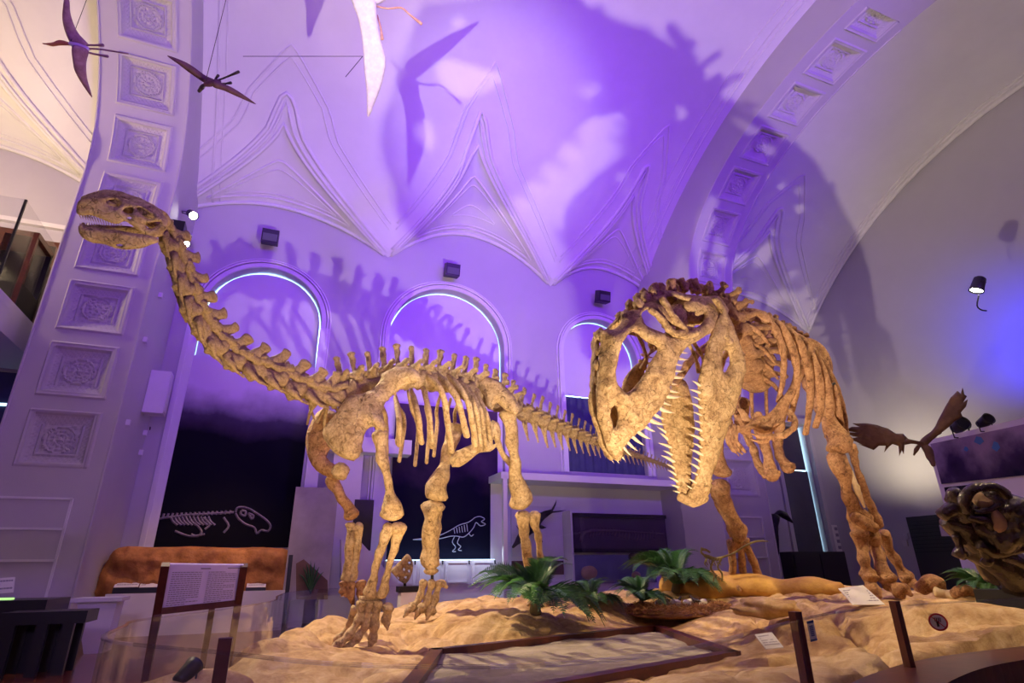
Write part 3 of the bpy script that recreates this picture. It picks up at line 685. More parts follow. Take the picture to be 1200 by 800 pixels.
# neck
nk = L3((191, 266, 4.75), (200, 287, 4.8), (211, 318, 4.9), (222, 352, 5.0), (237, 381, 5.15), (256, 405, 5.3), (284, 425, 5.5), (314, 437, 5.7), (344, 452, 5.9), (374, 462, 6.1), (396, 463, 6.25))
column(sp_, 'neck_vertebra', nk, [px(8, 4.8), px(10, 4.8), px(11, 4.9), px(11.5, 5), px(12.5, 5.15), px(12.5, 5.3), px(13.5, 5.5), px(13.5, 5.7), px(13, 5.9), px(12, 6.1), px(11, 6.2)], 12, VN[('neck', 'bone')], Vector((.75, 0, .66)), 1.0, 1.12)
bk = L3((396, 460, 6.25), (425, 452, 6.45), (455, 447, 6.65), (485, 445, 6.9), (515, 448, 7.15), (545, 456, 7.4), (575, 467, 7.75), (603, 479, 8.1))
bv = column(sp_, 'back_vertebra', bk, [px(11, 6.2), px(11.5, 6.4), px(12, 6.6), px(12, 6.9), px(12, 7.1), px(12, 7.4), px(12, 7.7), px(10, 8.1)], 15, VN[('back', 'bone')], Z, .97, .98)
tl = L3((603, 479, 8.1), (632, 491, 8.5), (660, 502, 9.0), (688, 513, 9.5), (712, 522, 10.0), (750, 535, 10.7), (790, 549, 11.4))
column(sp_, 'tail_vertebra', tl, [px(8.5, 8.1), px(7.8, 8.5), px(6.3, 9), px(5, 9.5), px(4, 10), px(2.6, 10.7), px(1.2, 11.4)], 30, VN[('tail', 'bone')], Z, 1.15, .95)
# ribs, near side: head, mid, tip
NR = [((463, 466), (468, 495), (467, 519)), ((482, 457), (490, 487), (493, 517)), ((494, 450), (503, 485), (505, 522)), ((492, 440), (519, 462), (529, 529)), ((506, 435), (535, 465), (547, 511)), ((520, 437), (548, 470), (557.5, 522)), ((530, 441), (556, 475), (563, 525)), ((540, 446), (563, 482), (568, 523)), ((549, 449), (570, 487), (573.5, 518))]
for i, (h, m_, t_) in enumerate(NR):
    d0 = 6.75+.10*i; a, c = P(*h, d0+.02), P(*t_, d0-.25); b = P(*m_, d0-.42); r = px(5.0 if i < 3 else 4.3, 6.6)
    bone(sp_, 'rib', [a, a.lerp(b, .45)+(b-a.lerp(c, .5))*.25, b, b.lerp(c, .5)+(b-a.lerp(c, .5))*.06, c], [r*.7, r*.95, r, r*1.1, r*1.25] if i < 3 else [r*.6, r, r, r, r*1.05], seg=9, flat=.6, nz=.10)
FR_ = [((440, 455), (452, 490), (453, 534)), ((462, 458), (474, 495), (468, 540)), ((478, 458), (490, 500), (486.5, 545)), ((500, 458), (503, 500), (500, 542)), ((516, 462), (512, 500), (508.5, 534)), ((528, 468), (525, 500), (521, 533)), ((538, 470), (533, 498), (531, 528))]
for i, (h, m_, t_) in enumerate(FR_):
    d0 = 6.9+.10*i; a, b, c = P(*h, d0+.12), P(*m_, d0+.62), P(*t_, d0+.5); r = px(4.0, 7)
    bone(sp_, 'rib', [a, a.lerp(b, .5)+Vector((0, .1, .04)), b, c], [r*.7, r, r*1.1, r], seg=8, flat=.6, nz=.10)
for h, t_ in (((385, 470), (382, 515)), ((392, 468), (372, 495)), ((400, 470), (396, 520)), ((412, 470), (408, 505)), ((375, 468), (360, 497)), ((388, 462), (402, 490)), ((366, 465), (368, 490))):   # slender front ribs
    a, b = P(*h, 6.2), P(*t_, 6.45); r = px(2.0, 6.2); bone(sp_, 'rib', [a, a.lerp(b, .5)+Vector((-.03, -.02, 0)), b], [r, r, r*.7], seg=7, nz=.1)
for h, t_ in (((430, 470), (447, 515)), ((443, 462), (418, 480)), ((420, 455), (428, 478))):
    a, b = P(*h, 6.5), P(*t_, 6.6); r = px(3.2, 6.5); bone(sp_, 'rib', [a, a.lerp(b, .5), b], [r, r*.9, r*.8], seg=7, nz=.15)
# shoulder blades
def plateb(root, name, outer, holes, o, n, T, w, step, mt, nz=.02, bow=None):
    f = planar(o, n)
    if bow: c, R_, amt = bow; g_ = lambda u, v, off: f(u, v, off+amt*(1-min(1, ((u-c[0])**2+(v-c[1])**2)/R_**2)))
    else: g_ = f
    return part(plate(outer, holes, g_, step, T, w, nz=nz), name, mt, root, True)
ns = Vector((-.55, -.75, .15))
SC = [(453, 436), (462, 431.5), (477, 431), (490, 435), (492, 444), (480, 448), (466, 456), (457, 466), (451, 478), (452, 492), (456, 502), (453, 508), (444, 503), (434, 508), (430, 521), (424, 538), (412, 541), (396, 533), (385, 517), (384, 506), (396, 494), (406, 478), (413, 468), (431, 464), (441, 456), (447, 445)]
plateb(sp_, 'shoulder_blade', SC, [], P(430, 490, 6.05), ns, .16, 9, 5.5, 'bone', .012, ((420, 505), 60, .12))
SF = [(372, 484), (384, 480), (400, 488), (402, 505), (392, 518), (382, 535), (394, 545), (404, 552), (396, 560), (378, 556), (366, 545), (359, 525), (361, 505)]
plateb(sp_, 'shoulder_blade', SF, [], P(380, 520, 6.75), (-.5, -.8, .1), .14, 8, 5.5, 'bone2', .012)
# hip bones
IL = [(560, 445), (567, 441), (583, 446), (594, 455), (604, 467), (609, 478), (604, 486), (592, 480), (582, 471), (577, 480), (571, 478), (568, 465), (561, 456)]
plateb(sp_, 'hip_bone', IL, [], P(585, 462, 7.45), (-.45, -.85, .1), .16, 7, 4.5, 'bone', .012)
PB = [(527, 540), (529, 532), (545, 524), (560, 517), (572, 505), (577, 492), (584, 495), (587, 508), (584, 520), (574, 529), (562, 530), (548, 541), (538, 547), (530, 547)]
plateb(sp_, 'pubis', PB, [[(577, 515), (581, 514), (582, 519), (578, 521)]], P(560, 525, 7.3), (-.45, -.85, -.1), .14, 6, 4.2, 'bone', .012)
bone(sp_, 'ischium', L3((577, 500, 7.7), (588, 530, 7.8), (600, 545, 7.9)), [px(4, 7.7), px(3, 7.8), px(4, 7.9)])
# near fore leg
def limb(name, p, w, mt='bone', **k): return bone(sp_, name, L3(*p), [px(a/2, p[i][2]) for i, a in enumerate(w)], mt, **k)
limb('humerus', [(444, 508, 6.05), (447, 528, 6.02), (451, 548, 6.0), (456, 570, 5.96), (460, 592, 5.93), (460, 603, 5.92)], [17, 14, 10.5, 12, 21, 25])
limb('ulna', [(455, 616, 5.92), (450, 632, 5.92), (443, 655, 5.92), (437, 680, 5.9), (434, 697, 5.9)], [13, 12, 9.5, 10.5, 14])
limb('radius', [(468, 616, 5.95), (465, 630, 5.95), (460, 650, 5.92), (453, 675, 5.9), (447, 697, 5.9)], [16, 12, 8, 8, 14])
def digit(root, name, p, w, mt='bone'):
    for i in range(len(p)-1):
        a, b = P(*p[i]), P(*p[i+1]); r0, r1 = px(w[i]/2, p[i][2]), px(w[i+1]/2, p[i+1][2]); last = i == len(p)-2
        bone(root, 'claw' if last else name, [a, a.lerp(b, .5)+(Vector((0, 0, r1*.5)) if last else Vector((0, 0, 0))), b], [r0*1.0, (r0+r1)/2*(.9 if last else .72), r1*(.45 if last else 1.05)], mt, seg=11, nz=.2)
digit(sp_, 'hand_bone', [(424, 706, 5.85), (421, 728, 5.78), (409, 743, 5.7), (399, 754, 5.6), (386, 762, 5.5)], [13, 12, 12, 11, 8])
digit(sp_, 'hand_bone', [(433, 706, 5.86), (428, 733, 5.8), (418, 748, 5.72), (408, 759, 5.65), (394, 766, 5.55)], [11, 11, 11, 10, 7])
digit(sp_, 'hand_bone', [(442, 706, 5.88), (439, 733, 5.82), (436, 749, 5.8), (432, 762, 5.75)], [12, 12, 11, 6])
digit(sp_, 'hand_bone', [(455, 710, 5.95), (452, 726, 5.95), (454, 738, 5.93)], [14, 11, 6])
digit(sp_, 'hand_bone', [(415, 712, 5.98), (407, 738, 5.98), (396, 748, 5.92), (390, 754, 5.88)], [9, 9, 9, 6])
part(MB().box(P(433, 701, 5.93), (.20, .12, .05)), 'wrist', 'bone', sp_, True)
# far fore leg, hanging in the step
limb('humerus', [(388, 560, 6.7), (398, 577, 6.65), (408, 594, 6.6), (413, 604, 6.58)], [16, 11, 12, 18], 'bone2')
limb('ulna', [(411, 615, 6.55), (410, 635, 6.5), (408, 660, 6.5), (407, 678, 6.5)], [13, 10, 10, 14])
limb('radius', [(420, 615, 6.58), (419, 638, 6.55), (416, 660, 6.52), (413, 678, 6.5)], [13, 9, 9, 13])
part(MB().ball(P(399, 552, 6.5), px(10, 6.5), .12, sc=(1, .8, 1)), 'shoulder_joint', 'bone', sp_, True)
for q, w in ((((403, 684, 6.45), (402, 693, 6.4), (406, 699, 6.4)), [12, 10, 7]), (((412, 684, 6.45), (411, 697, 6.4), (411, 706, 6.4)), [12, 10, 7]), (((423, 683, 6.55), (424, 695, 6.5), (422, 704, 6.5)), [14, 12, 8])): digit(sp_, 'hand_bone', q, w, 'bone2')
part(MB().tube([P(414, 682, 6.5), P(413, 738, 6.5)], .022, 8, smooth=1), 'support_rod', 'wood', sp_)
# far hind leg (forward)
limb('femur', [(534, 500, 7.9), (529, 518, 7.8), (522, 540, 7.65), (514, 562, 7.5), (510, 580, 7.42)], [17, 16, 14, 20, 27])
limb('tibia', [(506, 593, 7.35), (505, 612, 7.32), (505, 640, 7.3), (505, 660, 7.3)], [26, 20, 17, 22])
limb('fibula', [(514, 595, 7.42), (513, 615, 7.4), (511, 640, 7.38), (510, 662, 7.36)], [9, 8, 7, 9])
part(MB().ball(P(505, 669, 7.25), px(8.5, 7.25), .1, sc=(1, .9, .5)), 'ankle_bone', 'bone', sp_, True)
part(MB().tube([P(506, 664, 7.33), P(507, 690, 7.33)], .02, 8, smooth=1), 'support_rod', 'dark', sp_)
digit(sp_, 'foot_bone', [(496, 681, 7.2), (492, 700, 7.1), (484, 711, 7.0), (473, 723, 6.85)], [10, 9, 11, 6])
digit(sp_, 'foot_bone', [(506, 681, 7.2), (501, 703, 7.1), (494, 713, 7.0), (486, 725, 6.9)], [10, 9, 11, 6])
digit(sp_, 'foot_bone', [(515, 683, 7.25), (509, 703, 7.15), (505, 715, 7.05), (500, 726, 6.95)], [10, 10, 13, 7])
digit(sp_, 'foot_bone', [(512, 684, 7.35), (524, 688, 7.35)], [9, 9])
# near hind leg
limb('femur', [(596, 484, 7.6), (598, 500, 7.6), (601, 525, 7.65), (604, 550, 7.68), (609, 575, 7.7), (611, 590, 7.7)], [21, 18, 13.5, 14, 21, 25])
limb('tibia', [(612, 603, 7.72), (614, 622, 7.75), (617, 648, 7.8), (621, 672, 7.85), (626, 696, 7.9)], [16, 12, 11, 11, 13])
limb('fibula', [(625, 603, 7.78), (629, 622, 7.8), (633, 648, 7.85), (637, 670, 7.9), (638, 696, 7.95)], [15, 9, 7.5, 8, 10])
digit(sp_, 'foot_bone', [(632, 696, 7.9), (626, 704, 7.7), (618, 710, 7.55)], [12, 11, 7])
digit(sp_, 'foot_bone', [(638, 696, 7.9), (640, 706, 7.7), (640, 712, 7.6)], [12, 11, 7])
# skull: two side plates that close toward the crown and the snout
def skull_pair(root, name, outer, holes, o, n, half, T, w, step, mt, nz, dorsal, holes2=None):
    n = n.normalized(); out = []
    for s in (1, -1):
        def fn(u, v, off, s=s):
            h = half(u, v); p = onPl(u, v, o+n*h, n)
            return p+n*off if s > 0 else p-n*(2*h)+n*off*-1
        out.append(plate(outer, holes if s > 0 or not holes2 else holes2, fn, step, T, w, nz=nz))
    m = out[0]; m.add(out[1].v, out[1].f); return part(m, name, mt, root, True)
o = P(140, 262, 4.45); nS = (CP-o).normalized()+Vector((0, 0, -.25))+RT*-.18; nS.normalize()
hw = lambda u, v: .03+.085*min(1, max(0, (u-90)/75))*min(1, max(.15, (v-(228+.10*max(0, u-130)))/22))
US = [(90, 240), (94, 234), (104, 230), (120, 229.5), (136, 230.5), (150, 234), (164, 240), (178, 247), (188, 254), (194, 262), (195, 268), (188, 275), (179, 279), (170, 275), (160, 268), (152, 262), (146, 259), (138, 262), (128, 260), (118, 256), (106, 252), (97, 252), (90, 250)]
UH = [[(124, 237), (128, 234), (137, 234), (142, 238), (139, 242), (130, 241)], [(144, 247), (148, 243), (156, 244), (156, 249), (150, 250.5)], [(160, 244), (165, 243), (173, 248), (181, 254), (176, 257), (166, 252)], [(147, 259), (150, 256.5), (156, 259), (159, 265), (155, 268), (150, 266)][:0] or [(148, 254.5), (152, 253.5), (155, 255), (152, 257)], [(170, 263), (178, 260), (188, 260), (182, 266), (175, 268)]]
sk = skull_pair(sp_, 'skull', US, UH, o, nS, hw, .035, 5, 2.6, 'bone', .006, None)
LJ = [(92, 265), (95, 262), (99, 266), (108, 266), (122, 268), (140, 270), (155, 273), (170, 275), (182, 277), (186, 283), (178, 286), (168, 290), (152, 292), (138, 291), (122, 286), (108, 284), (98, 279), (93, 273)]
LH = [[(136, 286.5), (140, 285.5), (145, 287), (140, 288.5)]]
hj = lambda u, v: .02+.10*min(1, max(0, (u-90)/75))
jw = skull_pair(sp_, 'lower_jaw', LJ, LH, o, nS, hj, .05, 5, 2.6, 'bone', .006, None)
part(MB().tube(L3((100, 236, 4.5), (125, 232, 4.5), (150, 238, 4.5), (172, 248, 4.5), (190, 262, 4.55)), [.04, .06, .07, .08, .06], 10, 1.1, nz=.2), 'braincase', 'bone', sp_, True)
for i in range(17):
    t = i/16; b_ = (lerp(93, 142, t), lerp(250, 262, t)+1.5*math.sin(t*3)); L = lerp(6.5, 3.2, t)
    for s in (1, -1):
        h = hw(*b_); c = onPl(*b_, o+nS*h, nS); c = c if s > 0 else c-nS*2*h
        tooth(sk, c, at_vec(c, 1.5, L), 'bone', .2, fat=.9)
    b_ = (lerp(94, 136, t), lerp(266, 270, t)); h = hj(*b_); c = onPl(*b_, o+nS*h, nS)
    for s in (1, -1): q = c if s > 0 else c-nS*2*h; tooth(jw, q, at_vec(q, -.5, -lerp(5, 2.6, t)), 'bone', .2, fat=.9)
# ------------------------------------------------------------------ big open-jawed skeleton
tp = thing('predator_skeleton', P(1040, 700, 6.2), 'huge rust-brown predatory dinosaur skeleton with wide open toothed jaws', 'dinosaur skeleton')
# head: the side facing us lies on a plane that falls away to the right
DU = .0052
def dep(x, y): return 4.55+(x-780)*DU-(y-450)*.0012
o = P(780, 450, dep(780, 450)); e1 = P(840, 450, dep(840, 450))-o; e2 = P(780, 390, dep(780, 390))-o; nT = e1.cross(e2).normalized()
if nT.dot(CP-o) < 0: nT = -nT
o0 = o-nT*.20                                              # middle plane of the head
def seg_d(p, a, b):
    a = Vector(a); b = Vector(b); p = Vector(p); t = max(0, min(1, (p-a).dot(b-a)/(b-a).length_squared)); return (p-a.lerp(b, t)).length
ridge = [(845, 352), (800, 342), (762, 346), (735, 368), (706, 390), (700, 450), (708, 510), (722, 540)]
def dr(u, v): return min(seg_d((u, v), a, b) for a, b in zip(ridge, ridge[1:]))
def half_u(u, v):
    k = max(0, min(1, (540-v)/190)); return .022+(.07+.16*k)*(1-math.exp(-dr(u, v)/20))
UO = [(705, 387), (719, 386), (728, 378), (731, 367), (745, 361), (747, 355), (757, 352), (759, 343), (764, 338), (775, 340), (790, 341), (805, 345), (825, 347), (840, 347), (850, 355), (852, 366), (845, 376), (836, 387), (820, 397), (807, 405), (797, 414), (792, 427), (789, 441), (786, 452), (781, 465), (775, 476), (765, 487), (756, 499), (744, 510), (736, 517), (730, 524), (728, 534), (722, 540), (717, 534), (711, 524), (706, 506), (701, 488), (699, 464), (700, 445), (702, 420), (704, 402)]
UHs = [[(714, 490), (716, 478), (720, 474), (724, 480), (725, 492), (722, 501), (717, 501)],
    [(721, 436), (724, 415), (731, 398), (740, 389), (748, 391), (757, 400), (769, 405), (771, 412), (763, 424), (753, 442), (743, 455), (733, 460), (724, 450)],
    [(750, 369), (757, 363), (765, 364), (773, 373), (781, 379), (793, 383), (794, 391), (782, 394), (771, 388), (757, 381)],
    [(775, 353), (785, 347), (798, 350), (812, 355), (824, 364), (826, 373), (818, 383), (806, 383), (797, 380), (789, 369), (780, 361)]]
skull = skull_pair(tp, 'skull', UO, UHs, o0, nT, half_u, .085, 9, 3.6, 'bone3', .024, None, holes2=[UHs[0], [(716, 436), (722, 405), (740, 390), (770, 384), (800, 392), (800, 408), (775, 430), (762, 450), (745, 466), (730, 470), (720, 455)], UHs[3]])
# rough lumps along the snout ridge, the brow horns and the braincase
for (x, y, r, hh) in ((704, 392, 5.5, 0), (701, 412, 3.6, 0), (700, 428, 4.4, 0), (700, 446, 3.8, 0), (703, 468, 4.6, 0), (733, 372, 6, .03), (748, 357, 6.5, .05), (757, 349, 6, .05), (765, 342, 5.5, .05), (716, 440, 3.6, .06), (717, 455, 3.4, .06), (715, 424, 3.6, .06), (720, 405, 3.8, .07), (728, 388, 4, .07), (783, 400, 4, .1)):
    for s in ((1, -1) if hh else (1,)):
        c = onPl(x, y, o0+nT*hh, nT); c = c if s > 0 else c-nT*2*hh
        part(MB().ball(c, px(r, 4.5), .22, sc=(1, 1, 1.5)), 'nasal_boss', 'bone3', tp, True)
bc = onPl(806, 366, o0, nT); m = MB(); m.ball(bc, .16, .20, sc=(1.1, 1, .85), nf=5); m.ball(onPl(790, 372, o0, nT), .12, .22, nf=5); part(m, 'braincase', 'bone3', tp, True)
def inner(name, pts, rads, hh, mt='bone3', **k):
    P3 = [onPl(x, y, o0+nT*h, nT) for (x, y), h in zip(pts, hh)]; return bone(tp, name, P3, [px(r, 4.55) for r in rads], mt, **k)
inner('palate_bar', [(748, 500), (759, 470), (770, 442), (783, 415), (800, 388)], [5, 7, 8, 6, 6], [-.04, -.06, -.07, -.08, -.06])
inner('cheek_strut', [(768, 408), (775, 402), (782, 392), (788, 384)], [3, 3.5, 3, 4], [.10, .1, .1, .1])
inner('cheek_strut', [(746, 388), (752, 401), (757, 418), (753, 432)], [3, 2.5, 2.5, 4], [-.12, -.12, -.12, -.12])
inner('brow_bar', [(762, 362), (775, 374), (786, 388), (800, 392), (816, 390)], [4, 4, 4, 5, 5], [.19, .2, .22, .24, .24])
inner('brow_bar', [(776, 350), (783, 362), (792, 376), (803, 388)], [5, 5, 5, 6], [.17, .2, .22, .24])
inner('quadrate', [(838, 350), (846, 362), (849, 378), (850, 396)], [5, 5, 5, 7], [.2, .22, .24, .25])
inner('quadrate', [(838, 350), (846, 362), (849, 378), (850, 396)], [5, 5, 5, 7], [-.2, -.22, -.24, -.25])
for q in (((812, 400), (822, 415), (826, 430)), ((806, 402), (815, 418), (819, 436))): inner('palate_bar', q, [2.4, 2.4, 3], [-.05, -.08, -.1])
# lower jaw
LO = [(846, 366), (854, 373), (861, 390), (869, 412), (872, 428), (870, 445), (865, 468), (856, 490), (849, 512), (844, 528), (839, 543), (833, 560), (830, 576), (824, 585), (812, 587), (806, 580), (814, 565), (819, 545), (821, 525), (821, 500), (820, 478), (819, 455), (821, 438), (825, 420), (830, 402), (836, 385)]
LHs = [[(845, 422), (848, 411), (853, 410), (856, 419), (855, 431), (848, 437)]]
def jaw_side(name, outer, holes, hf, s, bow=.03):
    def fn(u, v, off): h = hf(u, v); p = onPl(u, v, o0+nT*h, nT); return p+nT*off
    return part(plate(outer, holes, fn, 4.2, .10, 11, nz=.014), name, 'bone3', tp, True)
hL = lambda u, v: .02+.20*max(0, min(1, (590-v)/150))
hR = lambda u, v: -(.02+.20*max(0, min(1, (590-v)/150)))
jaw = jaw_side('lower_jaw', LO, LHs, hL, 1)
RO_ = [(791, 448), (798, 444), (805, 452), (809, 468), (812, 488), (812, 508), (810, 530), (808, 550), (811, 566), (818, 578), (814, 588), (803, 586), (796, 578), (793, 564), (789, 544), (785, 524), (779, 504), (776, 484), (781, 466)]
jawr = jaw_side('lower_jaw', RO_, [], hR, -1)
part(MB().tube([onPl(797, 582, o0-nT*.02, nT), onPl(811, 586, o0, nT), onPl(826, 581, o0+nT*.03, nT)], [px(6, 4.4), px(8, 4.4), px(7, 4.4)], 12, nz=.2), 'chin', 'bone3', tp, True)
inner('lower_jaw_hinge', [(791, 452), (800, 436), (812, 420), (830, 404), (848, 392)], [5, 5, 5, 6, 9], [-.20, -.22, -.24, -.2, -.1], mt='bone2')
inner('jaw_joint', [(843, 376), (848, 388), (853, 402)], [6, 8, 7], [.2, .22, .24])
# teeth: (base x, y, dx, dy)
UT = [(795, 411, 11, 5), (792, 419, 14, 5), (791, 426, 9, 4), (790, 434, 11, 3), (788, 441, 15, 4), (786, 449, 8, 3), (784, 457, 12, 5), (781, 464, 17, 4), (777, 471, 10, 6), (773, 478, 17, 9), (767, 485, 12, 9), (762, 492, 18, 9), (756, 499, 11, 9), (749, 506, 13, 11), (743, 512, 11, 12), (737, 518, 9, 12), (732, 524, 7, 12), (727, 530, 5, 11), (723, 536, 2, 8)]
for x, y, dx, dy in UT:
    h = half_u(x, y)
    for s in (1, -1):
        b = onPl(x-2, y-1, o0+nT*h, nT); t_ = onPl(x+dx, y+dy, o0+nT*h, nT)
        if s < 0: b -= nT*2*h; t_ -= nT*2*h
        tooth(skull, b, t_, fat=.95, side=UP)
LT = [(820, 452, -9, -8), (820, 460, -12, -6), (820, 468, -8, -5), (820, 477, -11, -7), (821, 486, -9, -5), (821, 495, -8, -4), (821, 504, -11, -6), (821, 514, -14, -8), (821, 524, -9, -7), (821, 532, -12, -8), (820, 541, -8, -7), (819, 549, -11, -9), (818, 557, -8, -6), (815, 566, -8, -7), (811, 574, -6, -7)]
for x, y, dx, dy in LT:
    h = hL(x, y); tooth(jaw, onPl(x+2, y+1, o0+nT*h, nT), onPl(x+dx, y+dy, o0+nT*h, nT), fat=.95, side=UP, curve=-.2)
RTs = [(779, 506, -9, -8), (781, 514, -8, -9), (784, 523, -12, -6), (786, 532, -9, -6), (788, 540, -13, -9), (789, 548, -8, -6), (791, 556, -8, -7), (793, 564, -9, -7), (795, 571, -9, -5), (798, 578, -9, -5), (803, 583, -6, -6)]
for x, y, dx, dy in RTs:
    h = hR(x, y); tooth(jawr, onPl(x+2, y+1, o0+nT*h, nT), onPl(x+dx, y+dy, o0+nT*h, nT), fat=.95, side=UP, curve=-.2)
# spine: down the neck, then away through the chest to the hips
Z = Vector((0, 0, 1))
nk2 = L3((832, 352, 5.3), (850, 362, 5.45), (862, 380, 5.6), (871, 402, 5.75), (878, 425, 5.95), (884, 450, 6.2))
column(tp, 'neck_vertebra', nk2, [px(10, 5.3), px(12, 5.4), px(14, 5.6), px(15, 5.75), px(16, 5.95), px(15, 6.2)], 9, VN[('back', 'bone2')], Vector((.9, .3, .3)), .8, .9)
bk2 = L3((876, 392, 6.0), (898, 398, 6.4), (915, 404, 6.9), (930, 412, 7.4), (942, 420, 7.9), (950, 430, 8.4))
column(tp, 'back_vertebra', bk2, [px(10, 6), px(10, 6.4), px(10, 6.9), px(9.5, 7.4), px(9, 7.9), px(9, 8.4)], 11, VN[('back', 'bone2')], Z, 1.0, .95)
cr = L3((772, 343, 4.95), (786, 339, 5.05), (800, 336, 5.15), (815, 337, 5.25), (829, 342, 5.35))
for i, c in enumerate(cr):
    for k in range(3):
        a = c+Vector((random.uniform(-.06, .06), random.uniform(-.06, .06), -.03)); bone(tp, 'neck_spine', [a, a+Vector((random.uniform(-.06, .06), .02, .10))], [.03, .045], 'bone2', seg=8, nz=.3)
tl2 = L3((950, 430, 8.4), (962, 452, 9.2), (972, 470, 10.0), (982, 486, 10.9))
column(tp, 'tail_vertebra', tl2, [px(8, 8.4), px(7, 9.2), px(5, 10), px(3, 10.9)], 10, VN[('tail', 'bone2')], Z, .9, .95)
# ribs of the near flank (right in view) and of the far flank
RB2 = [((868, 362, 5.7), (898, 372, 5.65), (916, 405, 5.75), (918, 440, 5.85), (912, 470, 5.95)),
       ((880, 372, 5.9), (912, 380, 5.8), (930, 412, 5.85), (934, 450, 5.95), (926, 492, 6.1)),
       ((890, 380, 6.1), (925, 388, 5.95), (944, 420, 6.0), (950, 462, 6.1), (944, 508, 6.25)),
       ((900, 386, 6.4), (938, 398, 6.2), (956, 432, 6.2), (962, 472, 6.3), (956, 500, 6.4)),
       ((910, 392, 6.7), (948, 408, 6.45), (967, 446, 6.4), (973, 486, 6.5), (970, 512, 6.6)),
       ((920, 398, 7.0), (956, 418, 6.7), (975, 455, 6.65), (983, 495, 6.7), (981, 520, 6.8)),
       ((930, 404, 7.3), (963, 428, 7.0), (980, 462, 6.95), (989, 500, 7.0), (989, 520, 7.05))]
for q in RB2: bone(tp, 'rib', L3(*q), [px(w, q[0][2]) for w in (3.6, 5.2, 5.4, 4.8, 4)], 'bone2', seg=9, flat=.6, nz=.14)
RB3 = [((866, 395, 5.9), (848, 420, 5.95), (842, 455, 6.0), (850, 495, 6.1)), ((872, 410, 6.1), (856, 440, 6.3), (852, 475, 6.4), (862, 512, 6.4)), ((884, 415, 6.4), (868, 445, 6.8), (866, 485, 6.9), (876, 520, 6.9)), ((896, 418, 6.8), (882, 450, 7.2), (882, 490, 7.3), (890, 520, 7.3)), ((908, 420, 7.2), (898, 455, 7.7), (900, 495, 7.8), (908, 522, 7.8))]
for q in RB3: bone(tp, 'rib', L3(*q), [px(w, q[0][2]) for w in (3, 3.8, 3.6, 3)], 'bone2', seg=9, flat=.6, nz=.14)
for i in range(4):                                          # short neck ribs fanning from the column
    x, y = 868+5*i, 382+20*i; d = 5.6+.15*i; bone(tp, 'neck_rib', L3((x+8, y, d), (x+22, y+8, d+.05), (x+34, y+22, d+.1)), [.03, .025, .015], 'bone2', seg=7, nz=.1)
# shoulder girdle and the small arms
bone(tp, 'shoulder_blade', L3((952, 402, 6.2), (940, 430, 6.05), (925, 465, 5.9), (908, 490, 5.8), (890, 500, 5.75)), [px(4, 6), px(6, 6), px(6, 6), px(9, 5.9), px(12, 5.8)], 'bone2', flat=.5)
bone(tp, 'shoulder_blade', L3((874, 470, 6.2), (868, 490, 6.1), (872, 505, 6.0)), [px(8, 6), px(10, 6), px(8, 6)], 'bone2', flat=.5)
bone(tp, 'wishbone', L3((866, 478, 5.8), (880, 496, 5.72), (897, 500, 5.72), (910, 484, 5.8)), [.03, .045, .045, .03], 'bone2')
limb('humerus', [(888, 492, 5.75), (878, 500, 5.65), (866, 503, 5.55), (858, 500, 5.5)], [9, 8, 7, 10], 'bone2')
for k in range(3):
    x = 852+5*k; a = L3((856+4*k, 500, 5.5), (853+4*k, 512, 5.42), (858+5*k, 524, 5.4), (866+4*k, 534-2*k, 5.4)); bone(tp, 'finger_bone', a, [.035, .028, .026, .008], 'bone2', seg=8)
limb('humerus', [(925, 482, 5.9), (932, 496, 5.75), (922, 508, 5.6), (905, 512, 5.55)], [8, 7, 7, 8], 'bone2')
for k in range(2): bone(tp, 'finger_bone', L3((903, 512, 5.5), (893, 512+5*k, 5.42), (880, 508+7*k, 5.4)), [.028, .024, .01], 'bone2', seg=8)
# pubis and ischium hanging between the legs
limb('pubis', [(888, 485, 7.0), (893, 505, 6.9), (898, 530, 6.8), (904, 552, 6.7), (906, 557, 6.65)], [11, 11, 10, 14, 18], 'bone2')
limb('pubis', [(917, 480, 7.0), (913, 505, 6.9), (913, 528, 6.8), (921, 545, 6.7), (926, 549, 6.65)], [12, 11, 11, 12, 15], 'bone2')
limb('ischium', [(872, 495, 7.2), (880, 520, 7.1), (889, 545, 7.0), (897, 558, 6.95)], [9, 9, 9, 10], 'bone2')
plateb(tp, 'hip_bone', [(925, 400), (945, 396), (966, 408), (975, 428), (972, 446), (958, 452), (944, 444), (932, 428)], [], P(950, 425, 7.3), (-.3, -.9, .1), .16, 8, 6, 'bone2', .015)
# near leg (right in view)
limb('femur', [(956, 446, 6.95), (962, 468, 6.8), (972, 495, 6.6), (981, 512, 6.5), (986, 522, 6.45)], [24, 20, 18, 24, 30], 'bone2')
part(MB().ball(P(987, 521, 6.38), px(10, 6.4), .12), 'knee_cap', 'bone2', tp, True)
limb('tibia', [(980, 534, 6.42), (986, 552, 6.4), (992, 572, 6.4), (998, 592, 6.42), (1005, 606, 6.42), (1010, 614, 6.42)], [24, 18, 14, 15, 24, 30], 'bone2')
limb('fibula', [(998, 522, 6.5), (1003, 545, 6.5), (1012, 572, 6.46), (1022, 598, 6.44), (1029, 616, 6.42)], [11, 8, 8, 10, 12], 'bone2')
limb('fibula', [(995, 550, 6.36), (1003, 570, 6.34), (1013, 594, 6.36)], [5, 7, 3], 'tooth')
part(MB().tube(L3((1000, 604, 6.34), (1010, 612, 6.30), (1024, 618, 6.34)), [px(6, 6.3), px(8, 6.3), px(6, 6.3)], 12, nz=.2), 'ankle_bone', 'bone2', tp, True)
limb('metatarsal', [(1007, 624, 6.35), (1011, 642, 6.3), (1015, 662, 6.22), (1017, 672, 6.2)], [18, 13, 13, 19], 'bone2')
